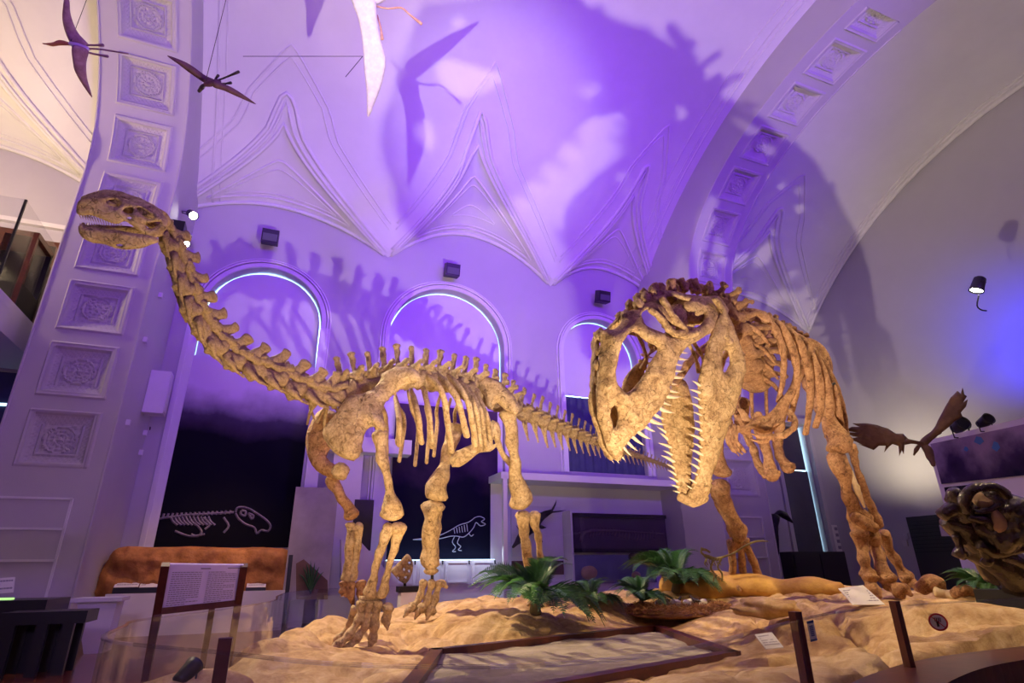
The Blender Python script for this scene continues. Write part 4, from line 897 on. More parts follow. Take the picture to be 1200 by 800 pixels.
limb('metatarsal', [(1022, 624, 6.4), (1027, 645, 6.35), (1034, 668, 6.2), (1040, 680, 6.12)], [15, 13, 14, 19], 'bone2')
limb('metatarsal', [(1036, 625, 6.48), (1043, 645, 6.45), (1056, 668, 6.4), (1064, 678, 6.35)], [17, 11, 12, 16], 'bone2')
digit(tp, 'toe_bone', [(1018, 676, 6.18), (1021, 690, 6.12), (1032, 700, 6.0)], [19, 17, 9], 'bone2')
digit(tp, 'toe_bone', [(1041, 684, 6.12), (1054, 692, 6.0), (1068, 697, 5.9)], [18, 17, 14], 'bone2')
digit(tp, 'toe_bone', [(1065, 680, 6.35), (1078, 688, 6.2), (1086, 692, 6.1)], [14, 13, 12], 'bone2')
def claw(p, w): bone(tp, 'claw', L3(*p), [px(a/2, p[0][2]) for a in w], 'bone2', seg=12, nz=.12)
claw([(1080, 690, 6.1), (1090, 683, 6.05), (1100, 684, 6.0), (1108, 692, 5.95)], [16, 18, 14, 4])
claw([(1118, 697, 5.8), (1130, 692, 5.75), (1142, 693, 5.7), (1152, 699, 5.66)], [12, 14, 11, 4])
bone(tp, 'toe_bone', L3((1097, 694, 5.95), (1110, 696, 5.9), (1121, 698, 5.82)), [px(6, 6), px(5, 6), px(5.5, 6)], 'tooth', seg=10)
# far leg (seen left of the first, behind the jaws)
limb('femur', [(836, 440, 7.9), (836, 470, 7.8), (838, 510, 7.7), (845, 545, 7.6), (847, 553, 7.6)], [20, 18, 15, 16, 22], 'bone2')
limb('tibia', [(843, 568, 7.58), (848, 585, 7.6), (857, 608, 7.65), (865, 625, 7.7)], [24, 17, 15, 24], 'bone2')
limb('fibula', [(834, 572, 7.65), (841, 590, 7.68), (853, 612, 7.72), (860, 626, 7.75)], [8, 7, 7, 9], 'bone2')
for x0, x1 in ((858, 859), (866, 871), (872, 888)):
    limb('metatarsal', [(x0, 634, 7.75), (lerp(x0, x1, .5), 652, 7.75), (x1, 672, 7.75), (x1, 682, 7.75)], [12, 7.5, 9, 13], 'bone2')
for x1 in (859, 872, 892): digit(tp, 'toe_bone', [(x1, 682, 7.7), (x1+4, 688, 7.55), (x1+9, 692, 7.4)], [11, 9, 5], 'bone2')
part(MB().tube([P(958, 459, 6.6), P(978, 449, 6.4)], .015, 6, smooth=1), 'support_rod', 'dark', tp)
# ================================================================== THINGS ON AND AROUND THE PLATFORM
def frond_mesh(L, seed, n=40):
    rr = random.Random(seed); m = MB(); pts = []
    for i in range(13):
        t = i/12; pts.append(Vector((L*(t*.92), 0, L*(.55*t-.62*t*t*t))))
    m.tube(pts, [.010*(1-.8*i/12)*L/.6 for i in range(13)], 5, smooth=1, cap=False)
    for i in range(n):
        t = .08+.90*i/(n-1); f = t*12; k = min(11, int(f)); p = pts[k].lerp(pts[k+1], f-k); tg = (pts[k+1]-pts[k]).normalized()
        ll = L*.26*math.sin(PI*min(1, .22+t*.80))**.7*rr.uniform(.85, 1.1)
        for s in (1, -1):
            d = (tg*.62+Vector((0, s, 0))*.85+Vector((0, 0, .30))).normalized(); q = p+d*ll+Vector((0, 0, -.12*ll)); md = p+d*ll*.5; wv = tg*(.0062*L/.6)
            m.add([p-wv*.5, p+wv*.5, md+wv, q, md-wv], [(0, 1, 2, 3, 4)])
    o = m.build('f', 'leaf', None); d = o.data; bpy.data.objects.remove(o); return d
FR = [frond_mesh(.6, s) for s in range(5)]
def cycad(pos, size, n, label, spread=1., tilt=(.25, .95)):
    r = thing('cycad_plant', pos, label, 'plant', 'cycad plants on the rock')
    part(MB().tube([pos-Vector((0, 0, .05)), pos+Vector((0, 0, size*.05))], [size*.08, size*.06], 9, nz=.2), 'trunk', 'stem', r, True)
    for i in range(n):
        a = 2.4*i+random.uniform(-.3, .3); el = -lerp(-.1, .95, (i*.618) % 1)+.15; s = size/.6*random.uniform(.82, 1.12)
        mw = Matrix.Translation(pos+Vector((0, 0, size*.04))) @ Matrix.Rotation(a, 4, 'Z') @ Matrix.Rotation(el*spread, 4, 'Y') @ Matrix.Rotation(random.uniform(-.4, .4), 4, 'X') @ Matrix.Diagonal((s, s, s, 1))
        put(r, 'frond', FR[i % 5], mw)
    return r
cycad(P(628, 712, 6.3)+Vector((0, 0, .0)), .80, 40, 'biggest dark green cycad in front of the small skeleton\'s hind foot')
cycad(P(694, 708, 7.2), .46, 22, 'low green cycad spreading just right of the biggest one')
cycad(P(752, 706, 7.0), .46, 22, 'yellow-green cycad at the left edge of the straw nest')
cycad(P(792, 688, 7.9), .80, 34, 'tall dark green cycad behind the egg nest')
cycad(P(1165, 702, 5.6), .45, 22, 'green cycad at far right under the glossy black fossil skull')
# nest
_m = march(806, 724); nc = Vector((_m[0], _m[1]+.12, rock_z(_m[0], _m[1]+.12)[0]+.05)); nst = thing('straw_nest', nc, 'round brown straw nest of curly fibres holding white eggs', 'nest')
m = MB(); rr = random.Random(5)
for i in range(1500):
    a = rr.uniform(0, 2*PI); rad = .30+.26*math.sqrt(rr.random()); c = nc+Vector((math.cos(a)*rad*1.25, math.sin(a)*rad, .07*math.sin(PI*min(1, max(0, (rad-.28)/.28)))+rr.uniform(-.03, .02)))
    v = Vector((rr.uniform(-1, 1), rr.uniform(-1, 1), rr.uniform(-.25, .45))).normalized()*rr.uniform(.03, .06); k = v.cross(Z).normalized()*.012; m.tube([c-v, c+k, c+v], .0035, 3, smooth=1, cap=False)
part(m, 'fibres', 'straw', nst)
m = MB(); vs = MB().ball((0, 0, 0), 1, seg=26, rings=12); m.add([nc+Vector((v[0]*.66, v[1]*.52, v[2]*.05-.045)) for v in vs.v], vs.f); part(m, 'nest_bed', 'straw', nst, True)
eg = [(783, 704), (792, 702), (799, 708), (809, 709), (793, 708), (806, 702), (826, 702), (833, 705)]
for i, (x, y) in enumerate(eg):
    c = nc+Vector(((x-805)*.011, (.10 if y < 705 else -.08)+.02*(i % 3), .075)); rot = Matrix.Rotation(i*1.1, 3, 'Z') @ Matrix.Rotation(1.3, 3, 'X')
    MB().ball(c, .055, 0, 14, 10, (.78, .78, 1.05), rot).build('dinosaur_egg', 'egg', smooth=True, label='cream-white egg lying in the straw nest', cat='egg', group='eggs in the straw nest')
def hatch(c, s, rz, label):
    r = thing('hatchling', c, label, 'model'); R = Matrix.Rotation(rz, 3, 'Z'); f = lambda *p: c+R @ (Vector(p)*s)
    part(MB().tube([f(-.9, 0, .3), f(-.3, 0, .35), f(.2, 0, .45), f(.5, 0, .7), f(.8, 0, .8)], [s*.05, s*.22, s*.24, s*.12, s*.13], 8, nz=.1), 'body', 'fossil', r, True)
    for q in (1, -1): part(MB().tube([f(-.2, q*.15, .3), f(-.05, q*.25, .15), f(-.2, q*.25, 0)], s*.07, 6), 'leg', 'fossil', r, True)
hatch(nc+Vector((.02, .05, .06)), .10, .5, 'small dark hatchling curled among the eggs'); hatch(nc+Vector((.25, .02, .06)), .11, 1.6, 'small dark hatchling standing at the right side of the eggs')
# small slender skeleton with a long whip tail
d0 = 7.0
sm = thing('small_dinosaur_skeleton', P(836, 680, d0), 'tiny olive dinosaur skeleton with a long thin tail behind the nest', 'dinosaur skeleton')
M['olive'] = mat('olive_bone', (.34, .29, .10), (.18, .15, .05), 20, .6, .5, 60)
for nme, pts, r in (('spine', [(826, 651), (832, 653), (840, 655), (848, 652)], 2.2), ('tail', [(848, 652), (860, 648), (872, 640), (886, 634), (900, 634)], 1.1), ('neck', [(826, 651), (822, 647), (822, 642)], 1.3), ('skull', [(822, 643), (827, 644), (832, 647)], 1.8), ('leg', [(845, 655), (841, 664), (846, 672), (846, 681)], 1.2), ('leg', [(836, 656), (833, 665), (837, 672), (836, 681)], 1.2), ('arm', [(828, 654), (826, 660), (829, 664)], .9)):
    part(MB().tube([P(x, y, d0-(.05 if nme == 'leg' and x < 840 else 0)) for x, y in pts], [px(r, d0)]*(len(pts)-1)+[px(r*.5, d0)], 8, nz=.25), nme, 'olive', sm, True)
for i in range(6): x = 829+3*i; part(MB().tube([P(x, 653, d0), P(x-1, 658, d0-.05), P(x+1, 662, d0)], px(.6, d0), 5), 'rib', 'olive', sm, True)
# ------------------------------------------------------------------ vitrine against the window wall
VY = 12.55
def rect(m, x0, y0, x1, y1, Y, th=.03, back=True):          # box whose front face spans two view points on the plane y = Y
    a, b = onY(x0, y0, Y), onY(x1, y1, Y); return m.box(((a.x+b.x)/2, Y+th/2, (a.z+b.z)/2), (abs(b.x-a.x), th, abs(b.z-a.z)))
xa, xb = onY(590, 600, VY).x, onY(806, 600, VY).x; zt = onY(700, 562, VY).z; zb = onY(700, 697, VY).z
vt = thing('glass_vitrine', ((xa+xb)/2, VY, 0), 'wide white-framed glass display case below the narrow arched window', 'display case')
m = MB(); m.box(((xa+xb)/2, (VY+13.42)/2, zt), (xb-xa+.1, 13.42-VY, .16)); m.box(((xa+xb)/2, (VY+13.42)/2, zb/2+.1), (xb-xa, 13.4-VY, zb-.1))
for x in (xa+.05, xb-.05): m.box((x, VY+.05, (zt+zb)/2), (.10, .10, zt-zb))
m.box((xb-.02, (VY+13.4)/2, (zt+zb)/2), (.04, 13.4-VY, zt-zb)); part(m, 'case_frame', 'white', vt)
part(MB().box(((xa+xb)/2, 13.44, (zt+zb)/2), (xb-xa, .05, zt-zb)), 'back_panel', 'white', vt)
part(MB().box(((xa+xb)/2, VY+.03, (zt+zb)/2), (xb-xa-.2, .012, zt-zb-.1)), 'glass_front', 'smoke', vt)
part(MB().box((onY(663, 620, 13.3).x, 13.2, (zt+zb)/2-.3), (.05, .45, zt-zb-.8)), 'divider', 'white', vt)
pz = lambda x, y: onY(x, y, 13.35)
fo = thing('framed_fossil', pz(730, 645), 'long black-framed dark slab with a faint marine reptile fossil', 'framed fossil')
m = MB(); a, b = pz(668, 603), pz(787, 645); th = .09
for c, d in (((a.x+b.x)/2, a.z), ((a.x+b.x)/2, b.z)): m.box((c, 13.31, d), (b.x-a.x+th, .08, th))
for x in (a.x, b.x): m.box((x, 13.31, (a.z+b.z)/2), (th, .08, a.z-b.z))
part(m, 'frame', 'black', fo); M['slab'] = mat('slab', (.075, .06, .065), (.05, .042, .048), 4, .5); part(MB().box(((a.x+b.x)/2, 13.36, (a.z+b.z)/2), (b.x-a.x, .04, a.z-b.z)), 'slab', 'slab', fo)
M['faint'] = mat('faint_bone', (.14, .11, .10)); m = MB()
for i in range(22): x = lerp(a.x+.5, b.x-.5, i/21); z = (a.z+b.z)/2+.06*math.sin(i*.3); m.tube([(x, 13.335, z-.12), (x+.05, 13.325, z), (x+.02, 13.335, z+.08)], .014, 5)
m.tube([(a.x+.25, 13.335, (a.z+b.z)/2-.2), (a.x+.6, 13.33, (a.z+b.z)/2+.05), (b.x-.2, 13.335, (a.z+b.z)/2)], [.05, .04, .01], 6); part(m, 'fossil_bones', 'faint', fo, True)
def strip_panel(name, x0, y0, x1, y1, Y, mt, label, cat, th=.03): o = rect(MB(), x0, y0, x1, y1, Y, th).build(name, mt, label=label, cat=cat); return o
M['poster_w'] = mat('grey_poster', (.66, .65, .68), (.60, .59, .62), 2)
strip_panel('reptile_poster', 599, 592, 660, 652, 13.36, 'poster_w', 'pale grey backboard behind the black marine reptile model', 'poster')
M['sunset'] = mat('dark_picture', (.12, .03, .02), (.02, .012, .012), 3, .5); strip_panel('dark_picture', 600, 657, 661, 673, 13.33, 'sunset', 'long dark red picture low in the case behind the hind leg', 'picture')
M['bluebox'] = mat('blue_grey_backing', (.16, .19, .30), (.10, .12, .22), 1.5); strip_panel('blue_backing', 668, 650, 770, 682, 13.33, 'bluebox', 'blue-grey backing board in the lower right of the case', 'backing board')
# black marine reptile model
mr = thing('marine_reptile_model', pz(630, 625), 'glossy black long-finned marine reptile model swimming diagonally in the case', 'model')
Yv = 13.1; V = lambda x, y, o=0: onY(x, y, Yv+o)
part(MB().tube([V(601, 641), V(612, 628), V(624, 614), V(636, 604), V(646, 599)], [.03, .11, .17, .09, .05], 12), 'body', 'black', mr, True)
for q in ([V(645, 600), V(655, 599), V(663, 597.5)], [V(646, 599), V(650, 592), V(652, 586)]): part(MB().tube(q, [.06, .045, .01], 8, .4, (0, 1, 0)), 'tail_fin', 'black', mr, True)
for q in ([V(628, 613), V(634, 617, -.2), V(640, 618, -.3)], [V(622, 618), V(627, 623, -.2), V(636, 635, -.3)], [V(614, 626), V(610, 622), V(605, 616)]): part(MB().tube(q, [.06, .06, .01], 8, .4, (0, 1, 0)), 'flipper', 'black', mr, True)
# fossil pieces at the bottom of the case
for (x, y, w_, h_, mt, lb, ct, nm) in ((690, 678, 24, 16, 'clay', 'brown rocky fossil block standing in the case', 'fossil', 'fossil_block'), (746, 678, 9, 8, 'clay', 'small brown shell fossil in the case', 'fossil', 'shell_fossil'), (741, 657, 10, 9, 'fossil', 'dark round fossil mounted in the case', 'fossil', 'round_fossil')):
    c = onY(x, y-h_/2, 13.0); m = MB(); m.ball(c, 1, .18, 18, 12, (w_/2*13.4/F, .12, h_/2*13.4/F)); m.build(nm, mt, smooth=True, label=lb, cat=ct)
# white cabinets under the dinosaur poster
ca = thing('white_cabinet', (4, 13, 0), 'low white cabinet with panelled doors and lit top under the dinosaur poster', 'cabinet')
a, b = onY(455, 657, 13.0), onY(581, 689, 13.0)
part(MB().box(((a.x+b.x)/2, 13.22, a.z/2), (b.x-a.x, .5, a.z)), 'body', 'white', ca)
for i in range(4):
    w_ = (b.x-a.x)/4; c = a.x+w_*(i+.5); dr_ = part(MB().box((c, 12.955, (a.z+b.z)/2+.05), (w_*.94, .03, (a.z-b.z)*.86)), 'door', 'white', ca)
    m = MB(); zc = (a.z+b.z)/2+.05; hh = (a.z-b.z)*.34; ww = w_*.38
    for s in (1, -1): m.box((c, 12.93, zc+s*hh), (ww*2, .02, .025)); m.box((c+s*ww, 12.93, zc), (.025, .02, hh*2))
    m.build('panel_moulding', 'white', dr_); dr_.children[0].matrix_parent_inverse = Matrix.Identity(4)
    MB().box((c+w_*.42, 12.92, zc+.2), (.03, .03, .08)).build('handle', 'dark', dr_)
MB().box(((a.x+b.x)/2, 13.2, a.z+.015), (b.x-a.x, .25, .02)).build('strip_light', 'ledstrip', label='cyan-white strip light glowing along the cabinet top under the poster', cat='light')
# spotted fossil skull on a rod stand in front of the cabinets
fs_ = thing('holed_fossil', P(478, 690, 8.6), 'flat tan fossil bone full of round holes on a black stand', 'fossil')
d_ = 8.6; hol = [[(472, 666), (474, 665), (475, 668), (473, 669)], [(478, 668), (480, 667), (481, 670), (479, 671)], [(478, 658), (481, 658), (481, 661), (479, 661)], [(474, 675), (477, 675), (476, 678), (474, 677)], [(465, 675), (468, 677), (467, 679)]]
part(plate([(477, 649), (482, 654), (484, 663), (482, 674), (476, 683), (469, 681), (462, 674), (458, 668), (464, 662), (470, 656)], hol, planar(P(472, 668, d_), (-.2, -1, .1)), 2.2, .08, 2, nz=.01), 'bone_plate', 'bone', fs_, True)
part(MB().tube([P(474, 682, d_), P(475, 690, d_)], .02, 6, smooth=1), 'rod', 'dark', fs_); q = P(480, 690, 8.5); part(MB().box(q, (.36, .25, .08)), 'stand_base', 'black', fs_); part(MB().box((q.x, q.y, q.z/2-.02), (.30, .22, q.z-.04)), 'plinth', 'white', fs_)
# white partition with a black niche
pa = thing('white_partition', onY(380, 690, 12.9), 'tall white exhibition partition with a black niche beside the front leg', 'partition')
a, b = onY(352, 500, 12.7), onY(470, 690, 12.7); 
part(MB().box((onY(360, 600, 12.8).x, 12.8, 2.55), (.26, .3, 5.1)), 'end_panel', 'white', pa)
part(MB().box((onY(402, 600, 12.9).x, 12.9, 2.2), (.62, .2, 4.3)), 'panel', 'white', pa)
zc = onY(440, 522, 12.6).z; part(MB().box((lerp(onY(385, 522, 12.6).x, onY(482, 522, 12.6).x, .5), 12.75, zc), (onY(482, 522, 12.6).x-onY(385, 522, 12.6).x, .4, .32)), 'top_beam', 'white', pa)
rect(MB(), 416, 585, 434, 645, 12.78, .02).build('niche', 'black', None).parent = pa; n_o = [c for c in pa.children if c.name.startswith('niche')][0]; n_o.matrix_parent_inverse = Matrix.Translation(pa.location).inverted()
sl = [onY(400, 632, 12.2), onY(424, 636, 12.2), onY(482, 700, 12.2), onY(400, 700, 12.2)]; part(MB().prism([(p.x, p.y, p.z) for p in sl], (0, .25, 0)), 'sloping_panel', 'white', pa)
# plant picture board between poster and partition
pb_ = thing('plant_picture', onY(360, 700, 12.3), 'tall glazed picture board of a brown bone and a dark palm', 'picture board'); a, b = onY(347, 570, 12.3), onY(384, 702, 12.3)
M['pboard'] = mat('picture_ground', (.52, .48, .50), (.34, .30, .31), 1.2); part(MB().box(((a.x+b.x)/2, 12.34, (a.z+b.z)/2), (b.x-a.x, .05, a.z-b.z)), 'board', 'pboard', pb_)
for i in range(7): c = onY(364, 694, 12.29); e = onY(364+(-14, -9, -5, 0, 5, 10, 15)[i], (672, 664, 660, 657, 659, 664, 670)[i], 12.28); part(MB().tube([c, c.lerp(e, .6)+Vector((0, 0, .05)), e], [.05, .06, .01], 6, .3, (0, 1, 0)), 'painted_leaf', 'leaf', pb_, True)
M['brown'] = mat('painted_hill', (.22, .12, .08), (.15, .08, .05)); part(MB().prism([onY(347, 660, 12.31), onY(356, 655, 12.31), (onY(384, 680, 12.31)), onY(384, 702, 12.31), onY(347, 702, 12.31)], (0, .02, 0)), 'painted_hill', 'brown', pb_)
a = onY(340, 655, 11.2); MB().bar(onY(341, 650, 11.6), Vector((onY(338, 700, 11.6).x-.02, 11.6, FZ)), .07).build('black_post', 'black', label='thin black post in front of the orange rock\'s right end', cat='post')
# ------------------------------------------------------------------ orange rock on a white plinth
oy = 12.2; a, b = onY(105, 698, oy), onY(339, 697, oy)
pl = thing('long_white_plinth', ((a.x+b.x)/2, oy, 0), 'long low white plinth carrying the orange rock slab', 'plinth'); zt = a.z+.02
part(MB().box((lerp(onY(118, 720, oy).x, b.x, .5), oy+.55, zt/2), (b.x-onY(118, 720, oy).x, 1.1, zt)), 'plinth_body', 'white', pl)
ob = [(105, 700), (112, 686), (121, 668), (130, 651), (140, 642), (155, 640), (175, 641), (200, 641), (225, 640), (250, 641), (275, 642), (300, 641), (320, 642), (334, 643), (340, 650), (338, 670), (336, 697), (250, 699), (170, 700)]
plate(ob, [], lambda u, v, off: onY(u, v, oy+.45)+Vector((0, -off*1.0, 0)), 4.5, .62, 16, nz=.10).build('orange_rock_slab', 'rock2', smooth=True, label='rough orange rock slab standing on the long white plinth', cat='rock')
for i, (x, y, w_) in enumerate(((148, 689, 20), (176, 689, 18), (300, 689, 18))):
    c = onY(x, y, oy+.12); w2 = w_*12/F/2; textcard('label_card', [c+Vector((-w2, .1, .12)), c+Vector((w2, .1, .12)), c+Vector((w2*1.0, -.05, 0)), c+Vector((-w2, -.05, 0))], ('small white card leftmost before the orange rock', 'small white card just left of the big text stand\'s panel', 'small white card right of the text stand before the orange rock')[i], 3, lift=(0, 0, .02))
    MB().box(c+Vector((0, .04, -.05)), (w2*2.1, .14, .12)).build('card_holder', 'black', label=('black wedge under the leftmost small card', 'black wedge under the small card beside the text stand', 'black wedge under the small card right of the text stand')[i], cat='card holder')
pd = thing('white_podium', onZ(110, 757, 0), 'short white tapered podium in front of the big left pier', 'podium'); yp = 9.9
tl_, tr_, br_, bl_ = [onY(x, y, yp) for x, y in ((90, 706), (138, 703), (124, 752), (100, 757))]
part(MB().prism([tl_, tr_, Vector((br_.x, yp, 0)), Vector((bl_.x, yp, 0))], (.0, .45, 0)), 'body', 'white', pd); part(MB().box(((tl_.x+tr_.x)/2, yp+.2, tl_.z+.03), (tr_.x-tl_.x+.12, .56, .05)), 'top', 'white', pd)
# black bench cases at the far left
bc_ = thing('black_display_case', onZ(20, 760, 0), 'black display case with a lit green edge at the far left', 'display case'); c0, c1 = onY(-60, 705, 8.6), onY(58, 700, 8.6)
part(MB().box(((c0.x+c1.x)/2, 9.0, c0.z/2), (c1.x-c0.x, .9, c0.z)), 'case_body', 'black', bc_); part(MB().box(((c0.x+c1.x)/2-.15, 8.8, c0.z+.012), (c1.x-c0.x-.5, .10, .02)), 'green_light', 'green', bc_)
q = [onY(-10, 680, 8.75), onY(17, 678, 8.75), onY(15, 696, 8.7), onY(-10, 698, 8.7)]; textcard('specimen_card', q, 'small cream card standing on the black case at far left', 3)
bb = thing('black_bench', onZ(80, 770, 0), 'black wooden bench with legs beside the white podium', 'bench'); c0, c1 = onY(0, 728, 8.0), onY(103, 722, 8.0)
part(MB().box(((c0.x+c1.x)/2, 8.2, c1.z), (c1.x-c0.x, .5, .12)), 'seat', 'black', bb)
for x in (c0.x+.1, (c0.x+c1.x)/2, c1.x-.15):
    for y in (8.0, 8.4): part(MB().box((x, y, c1.z/2-.03), (.10, .07, c1.z-.06)), 'leg', 'black', bb)
part(MB().box(((c0.x+c1.x)/2, 8.4, c1.z*.55), (c1.x-c0.x-.2, .04, c1.z*.8)), 'back_board', 'black', bb)
# ------------------------------------------------------------------ text stand
ts = thing('text_stand', P(210, 800, 5.0), 'large text panel in a dark red wooden frame on legs at left', 'information stand')
A, B, C_, D = P(197, 661, 4.6), P(286, 662, 5.0), P(279, 706, 5.05), P(186, 716, 4.65)
M['textpanel'] = mat('text_panel_lilac', (.76, .69, .90), rough=.4)
nn = (B-A).cross(D-A).normalized(); nn = nn if nn.dot(CP-A) > 0 else -nn
part(MB().prism([A, B, C_, D], -nn*.02), 'text_panel', 'textpanel', ts)
m = MB(); g = lambda u, v: A.lerp(B, u).lerp(D.lerp(C_, u), v)+nn*.003; rr = random.Random(4)
for col_ in (0, 1):
    for i in range(16):
        v0 = .16+.048*i; u = .07+.46*col_; ue = u+.38*(1 if rr.random() < .8 else .6)
        while u < ue: u2 = min(ue, u+rr.uniform(.02, .05)); m.add([g(u, v0), g(u2, v0), g(u2, v0+.018), g(u, v0+.018)], [(0, 1, 2, 3)]); u = u2+.008
m.add([g(.42, .07), g(.55, .07), g(.55, .10), g(.42, .10)], [(0, 1, 2, 3)]); m.add([g(.78, .06), g(.95, .06), g(.95, .085), g(.78, .085)], [(0, 1, 2, 3)]); part(m, 'printed_text', 'ink', ts)
part(MB().bar(A+(B-A)*-.03, D+(D-A)*1.25, .06), 'frame_post', 'wood', ts); part(MB().bar(B, C_+(C_-B)*1.6, .06), 'frame_post', 'wood', ts); part(MB().bar(D, C_, .05), 'frame_rail', 'wood', ts); q = P(249, 710, 5.2); part(MB().bar(q, Vector((q.x, q.y, 0)), .05), 'leg', 'wood', ts)
part(MB().bar(D+(D-A)*.0, Vector((D.x, D.y, 0)), .05), 'leg', 'wood', ts); part(MB().bar(C_, Vector((C_.x, C_.y, 0)), .05), 'leg', 'wood', ts)
# small lamps
def spotlamp(name, pos, to, r, L, label, cat='spotlight', lit=True, group=None, yoke=None):
    t = thing(name, pos, label, cat, group); d = (Vector(to)-pos).normalized(); R = d.to_track_quat('Z', 'Y').to_matrix(); m = MB(); n = 20
    for k, (z, rr_) in enumerate(((-L, r*.55), (-L*.9, r*.8), (-L*.2, r*.9), (0, r), (0, r*.86), (-L*.12, r*.82))): m.v += [tuple(pos+R @ Vector((math.cos(2*PI*i/n)*rr_, math.sin(2*PI*i/n)*rr_, z))) for i in range(n)]
    for k in range(5): m.f += [(k*n+i, k*n+(i+1) % n, (k+1)*n+(i+1) % n, (k+1)*n+i) for i in range(n)]
    m.f += [tuple(range(n))[::-1]]; part(m, 'lamp_housing', 'dark', t, True)
    l = MB(); l.add([pos+R @ Vector((math.cos(2*PI*i/n)*r*.8, math.sin(2*PI*i/n)*r*.8, -L*.1)) for i in range(n)], [tuple(range(n))]); part(l, 'lens', 'lampw' if lit else 'black', t)
    s = R @ Vector((1, 0, 0)); b = pos-d*L*.5; y = yoke if yoke is not None else Vector((0, 0, -1)); m = MB(); m.tube([b+s*r*1.15, b+s*r*1.1+y*r*1.6, b-s*r*1.1+y*r*1.6, b-s*r*1.15], r*.1, 6, smooth=1); m.tube([b+y*r*1.6, b+y*r*2.3], r*.14, 6, smooth=1); part(m, 'bracket', 'dark', t, True); return t
lp = P(228, 779, 3.0); spotlamp('floor_spotlight', lp, P(430, 560, 5.5), .05, .13, 'small black spotlight standing inside the glass at lower left')
# ================================================================== HIGH UP AND TO THE RIGHT
# spotlights by the big left pier
for (x, y, r, lb) in ((227, 253, .10, 'topmost of three glaring spotlights on the left pier'), (222, 277, .05, 'small middle spotlight of three on the left pier'), (219, 286, .07, 'lowest of three glaring spotlights on the left pier')):
    p = onX(x, y, -2.40); t = spotlamp('wall_spotlight', p, P(600, 560, 5.5), r, .28, lb, yoke=Vector((-1, 0, 0)))
q = onX(208, 273, -2.53); MB().box(q, (.24, .3, .42)).build('black_loudspeaker', 'black', label='dark box-shaped speaker between the lamps and the long neck', cat='speaker')
# three boxy speakers above the windows
for (x, y, lb) in ((317, 278, 'black box speaker above the leftmost arched window'), (529, 317, 'black box speaker above the middle arched window'), (705, 348, 'black box speaker above the narrow arched window')):
    c = onY(x, y, 13.2); t = thing('wall_loudspeaker', c, lb, 'speaker', 'speakers over the windows')
    part(MB().prism([c+Vector(v) for v in ((-.19, .02, .20), (-.19, -.22, .10), (-.19, -.16, -.22), (-.19, .12, -.16))], (.38, 0, 0)), 'cabinet', 'dark', t)
    M.setdefault('grille', mat('grey_grille', (.10, .10, .13), rough=.7)); part(MB().prism([c+Vector(v) for v in ((-.16, -.205, -.02), (.16, -.205, -.02), (.16, -.170, -.19), (-.16, -.170, -.19))], (0, -.012, 0)), 'grille', 'grille', t)
    part(MB().bar(c+Vector((0, .05, 0)), c+Vector((0, .3, .05)), .05), 'wall_bracket', 'dark', t)
# white wall box on the side of the left pier
a = onX(176, 460, -2.6); wb = thing('wall_box', a, 'tall white equipment box on the side of the left pier', 'wall box'); part(MB().box((-2.46, a.y, a.z), (.36, .30, .86)), 'box_body', 'white', wb); part(MB().box((-2.27, a.y-.02, a.z), (.012, .22, .78)), 'front_cover', 'white', wb)
for i, (x, y) in enumerate(((188, 346), (170, 398), (150, 495), (170, 507), (165, 530))): c = onX(x, y, -2.62); MB().box(c, (.07, .07, .10)).build('junction_box', 'white', label='tiny white junction box on the side of the left pier', cat='junction box', group='white junction boxes on the pier')
MB().tube([onX(176, 500, -2.6), onX(170, 560, -2.6), onX(163, 640, -2.6)], .012, 5, smooth=1).build('wall_cable', 'dark', label='thin dark cable running down beside the tall poster', cat='cable')
# ------------------------------------------------------------------ balcony in the left bay
Xb = -4.55; g0, g1 = onX(35, 235, Xb), onX(-2, 335, Xb); e0, e1 = onX(72, 300, Xb), onX(42, 390, Xb)
bl = thing('balcony', (Xb-1.5, g0.y, g1.z), 'white balcony slab with a frameless glass parapet in the left bay', 'balcony')
part(MB().box((Xb-2.4, (g0.y+13.3)/2, g1.z-.28), (4.8, 13.3-g0.y, .56)), 'slab', 'white', bl)
yb1 = min(13.3, e0.y+.5)
part(MB().box((Xb-.05, (g0.y+yb1)/2, (g0.z+g1.z)/2), (.02, yb1-g0.y, g0.z-g1.z)), 'glass_parapet', 'smoke', bl); part(MB().box((Xb-2.4, g0.y, (g0.z+g1.z)/2), (4.7, .02, g0.z-g1.z)), 'glass_parapet', 'smoke', bl)
part(MB().box((Xb-.05, g0.y, (g0.z+g1.z)/2), (.035, .035, g0.z-g1.z)), 'corner_strip', 'dark', bl)
for (x0, y0, x1, y1, dy, lb) in ((-40, 262, 22, 345, .7, 'dark wooden showcase behind the balcony corner glass'), (12, 278, 46, 372, 2.6, 'second dark showcase further along the balcony')):
    Yc = min(12.4, g0.y+dy); a, b = onY(x0, y0, Yc), onY(x1, y1, Yc); t = thing('balcony_showcase', (b.x, Yc, g1.z), lb, 'showcase'); a.z = max(a.z, g1.z+.8)
    part(MB().box(((a.x+b.x)/2, Yc+.4, a.z), (b.x-a.x, .8, .10)), 'top', 'wood', t); part(MB().box(((a.x+b.x)/2, Yc+.4, g1.z+.2), (b.x-a.x, .8, .4)), 'base', 'black', t)
    for x in (a.x+.05, (a.x+b.x)/2, b.x-.05): part(MB().box((x, Yc+.04, (a.z+g1.z)/2), (.08, .08, a.z-g1.z)), 'upright', 'wood', t)
    part(MB().box(((a.x+b.x)/2, Yc+.75, (a.z+g1.z)/2), (b.x-a.x, .05, a.z-g1.z)), 'back', 'black', t)
a, b = onY(-30, 472, 13.42), onY(40, 476, 13.42); MB().bar(a, b, .05).build('tube_light', 'ledstrip', label='cyan-white tube light at the far left below the balcony', cat='light')
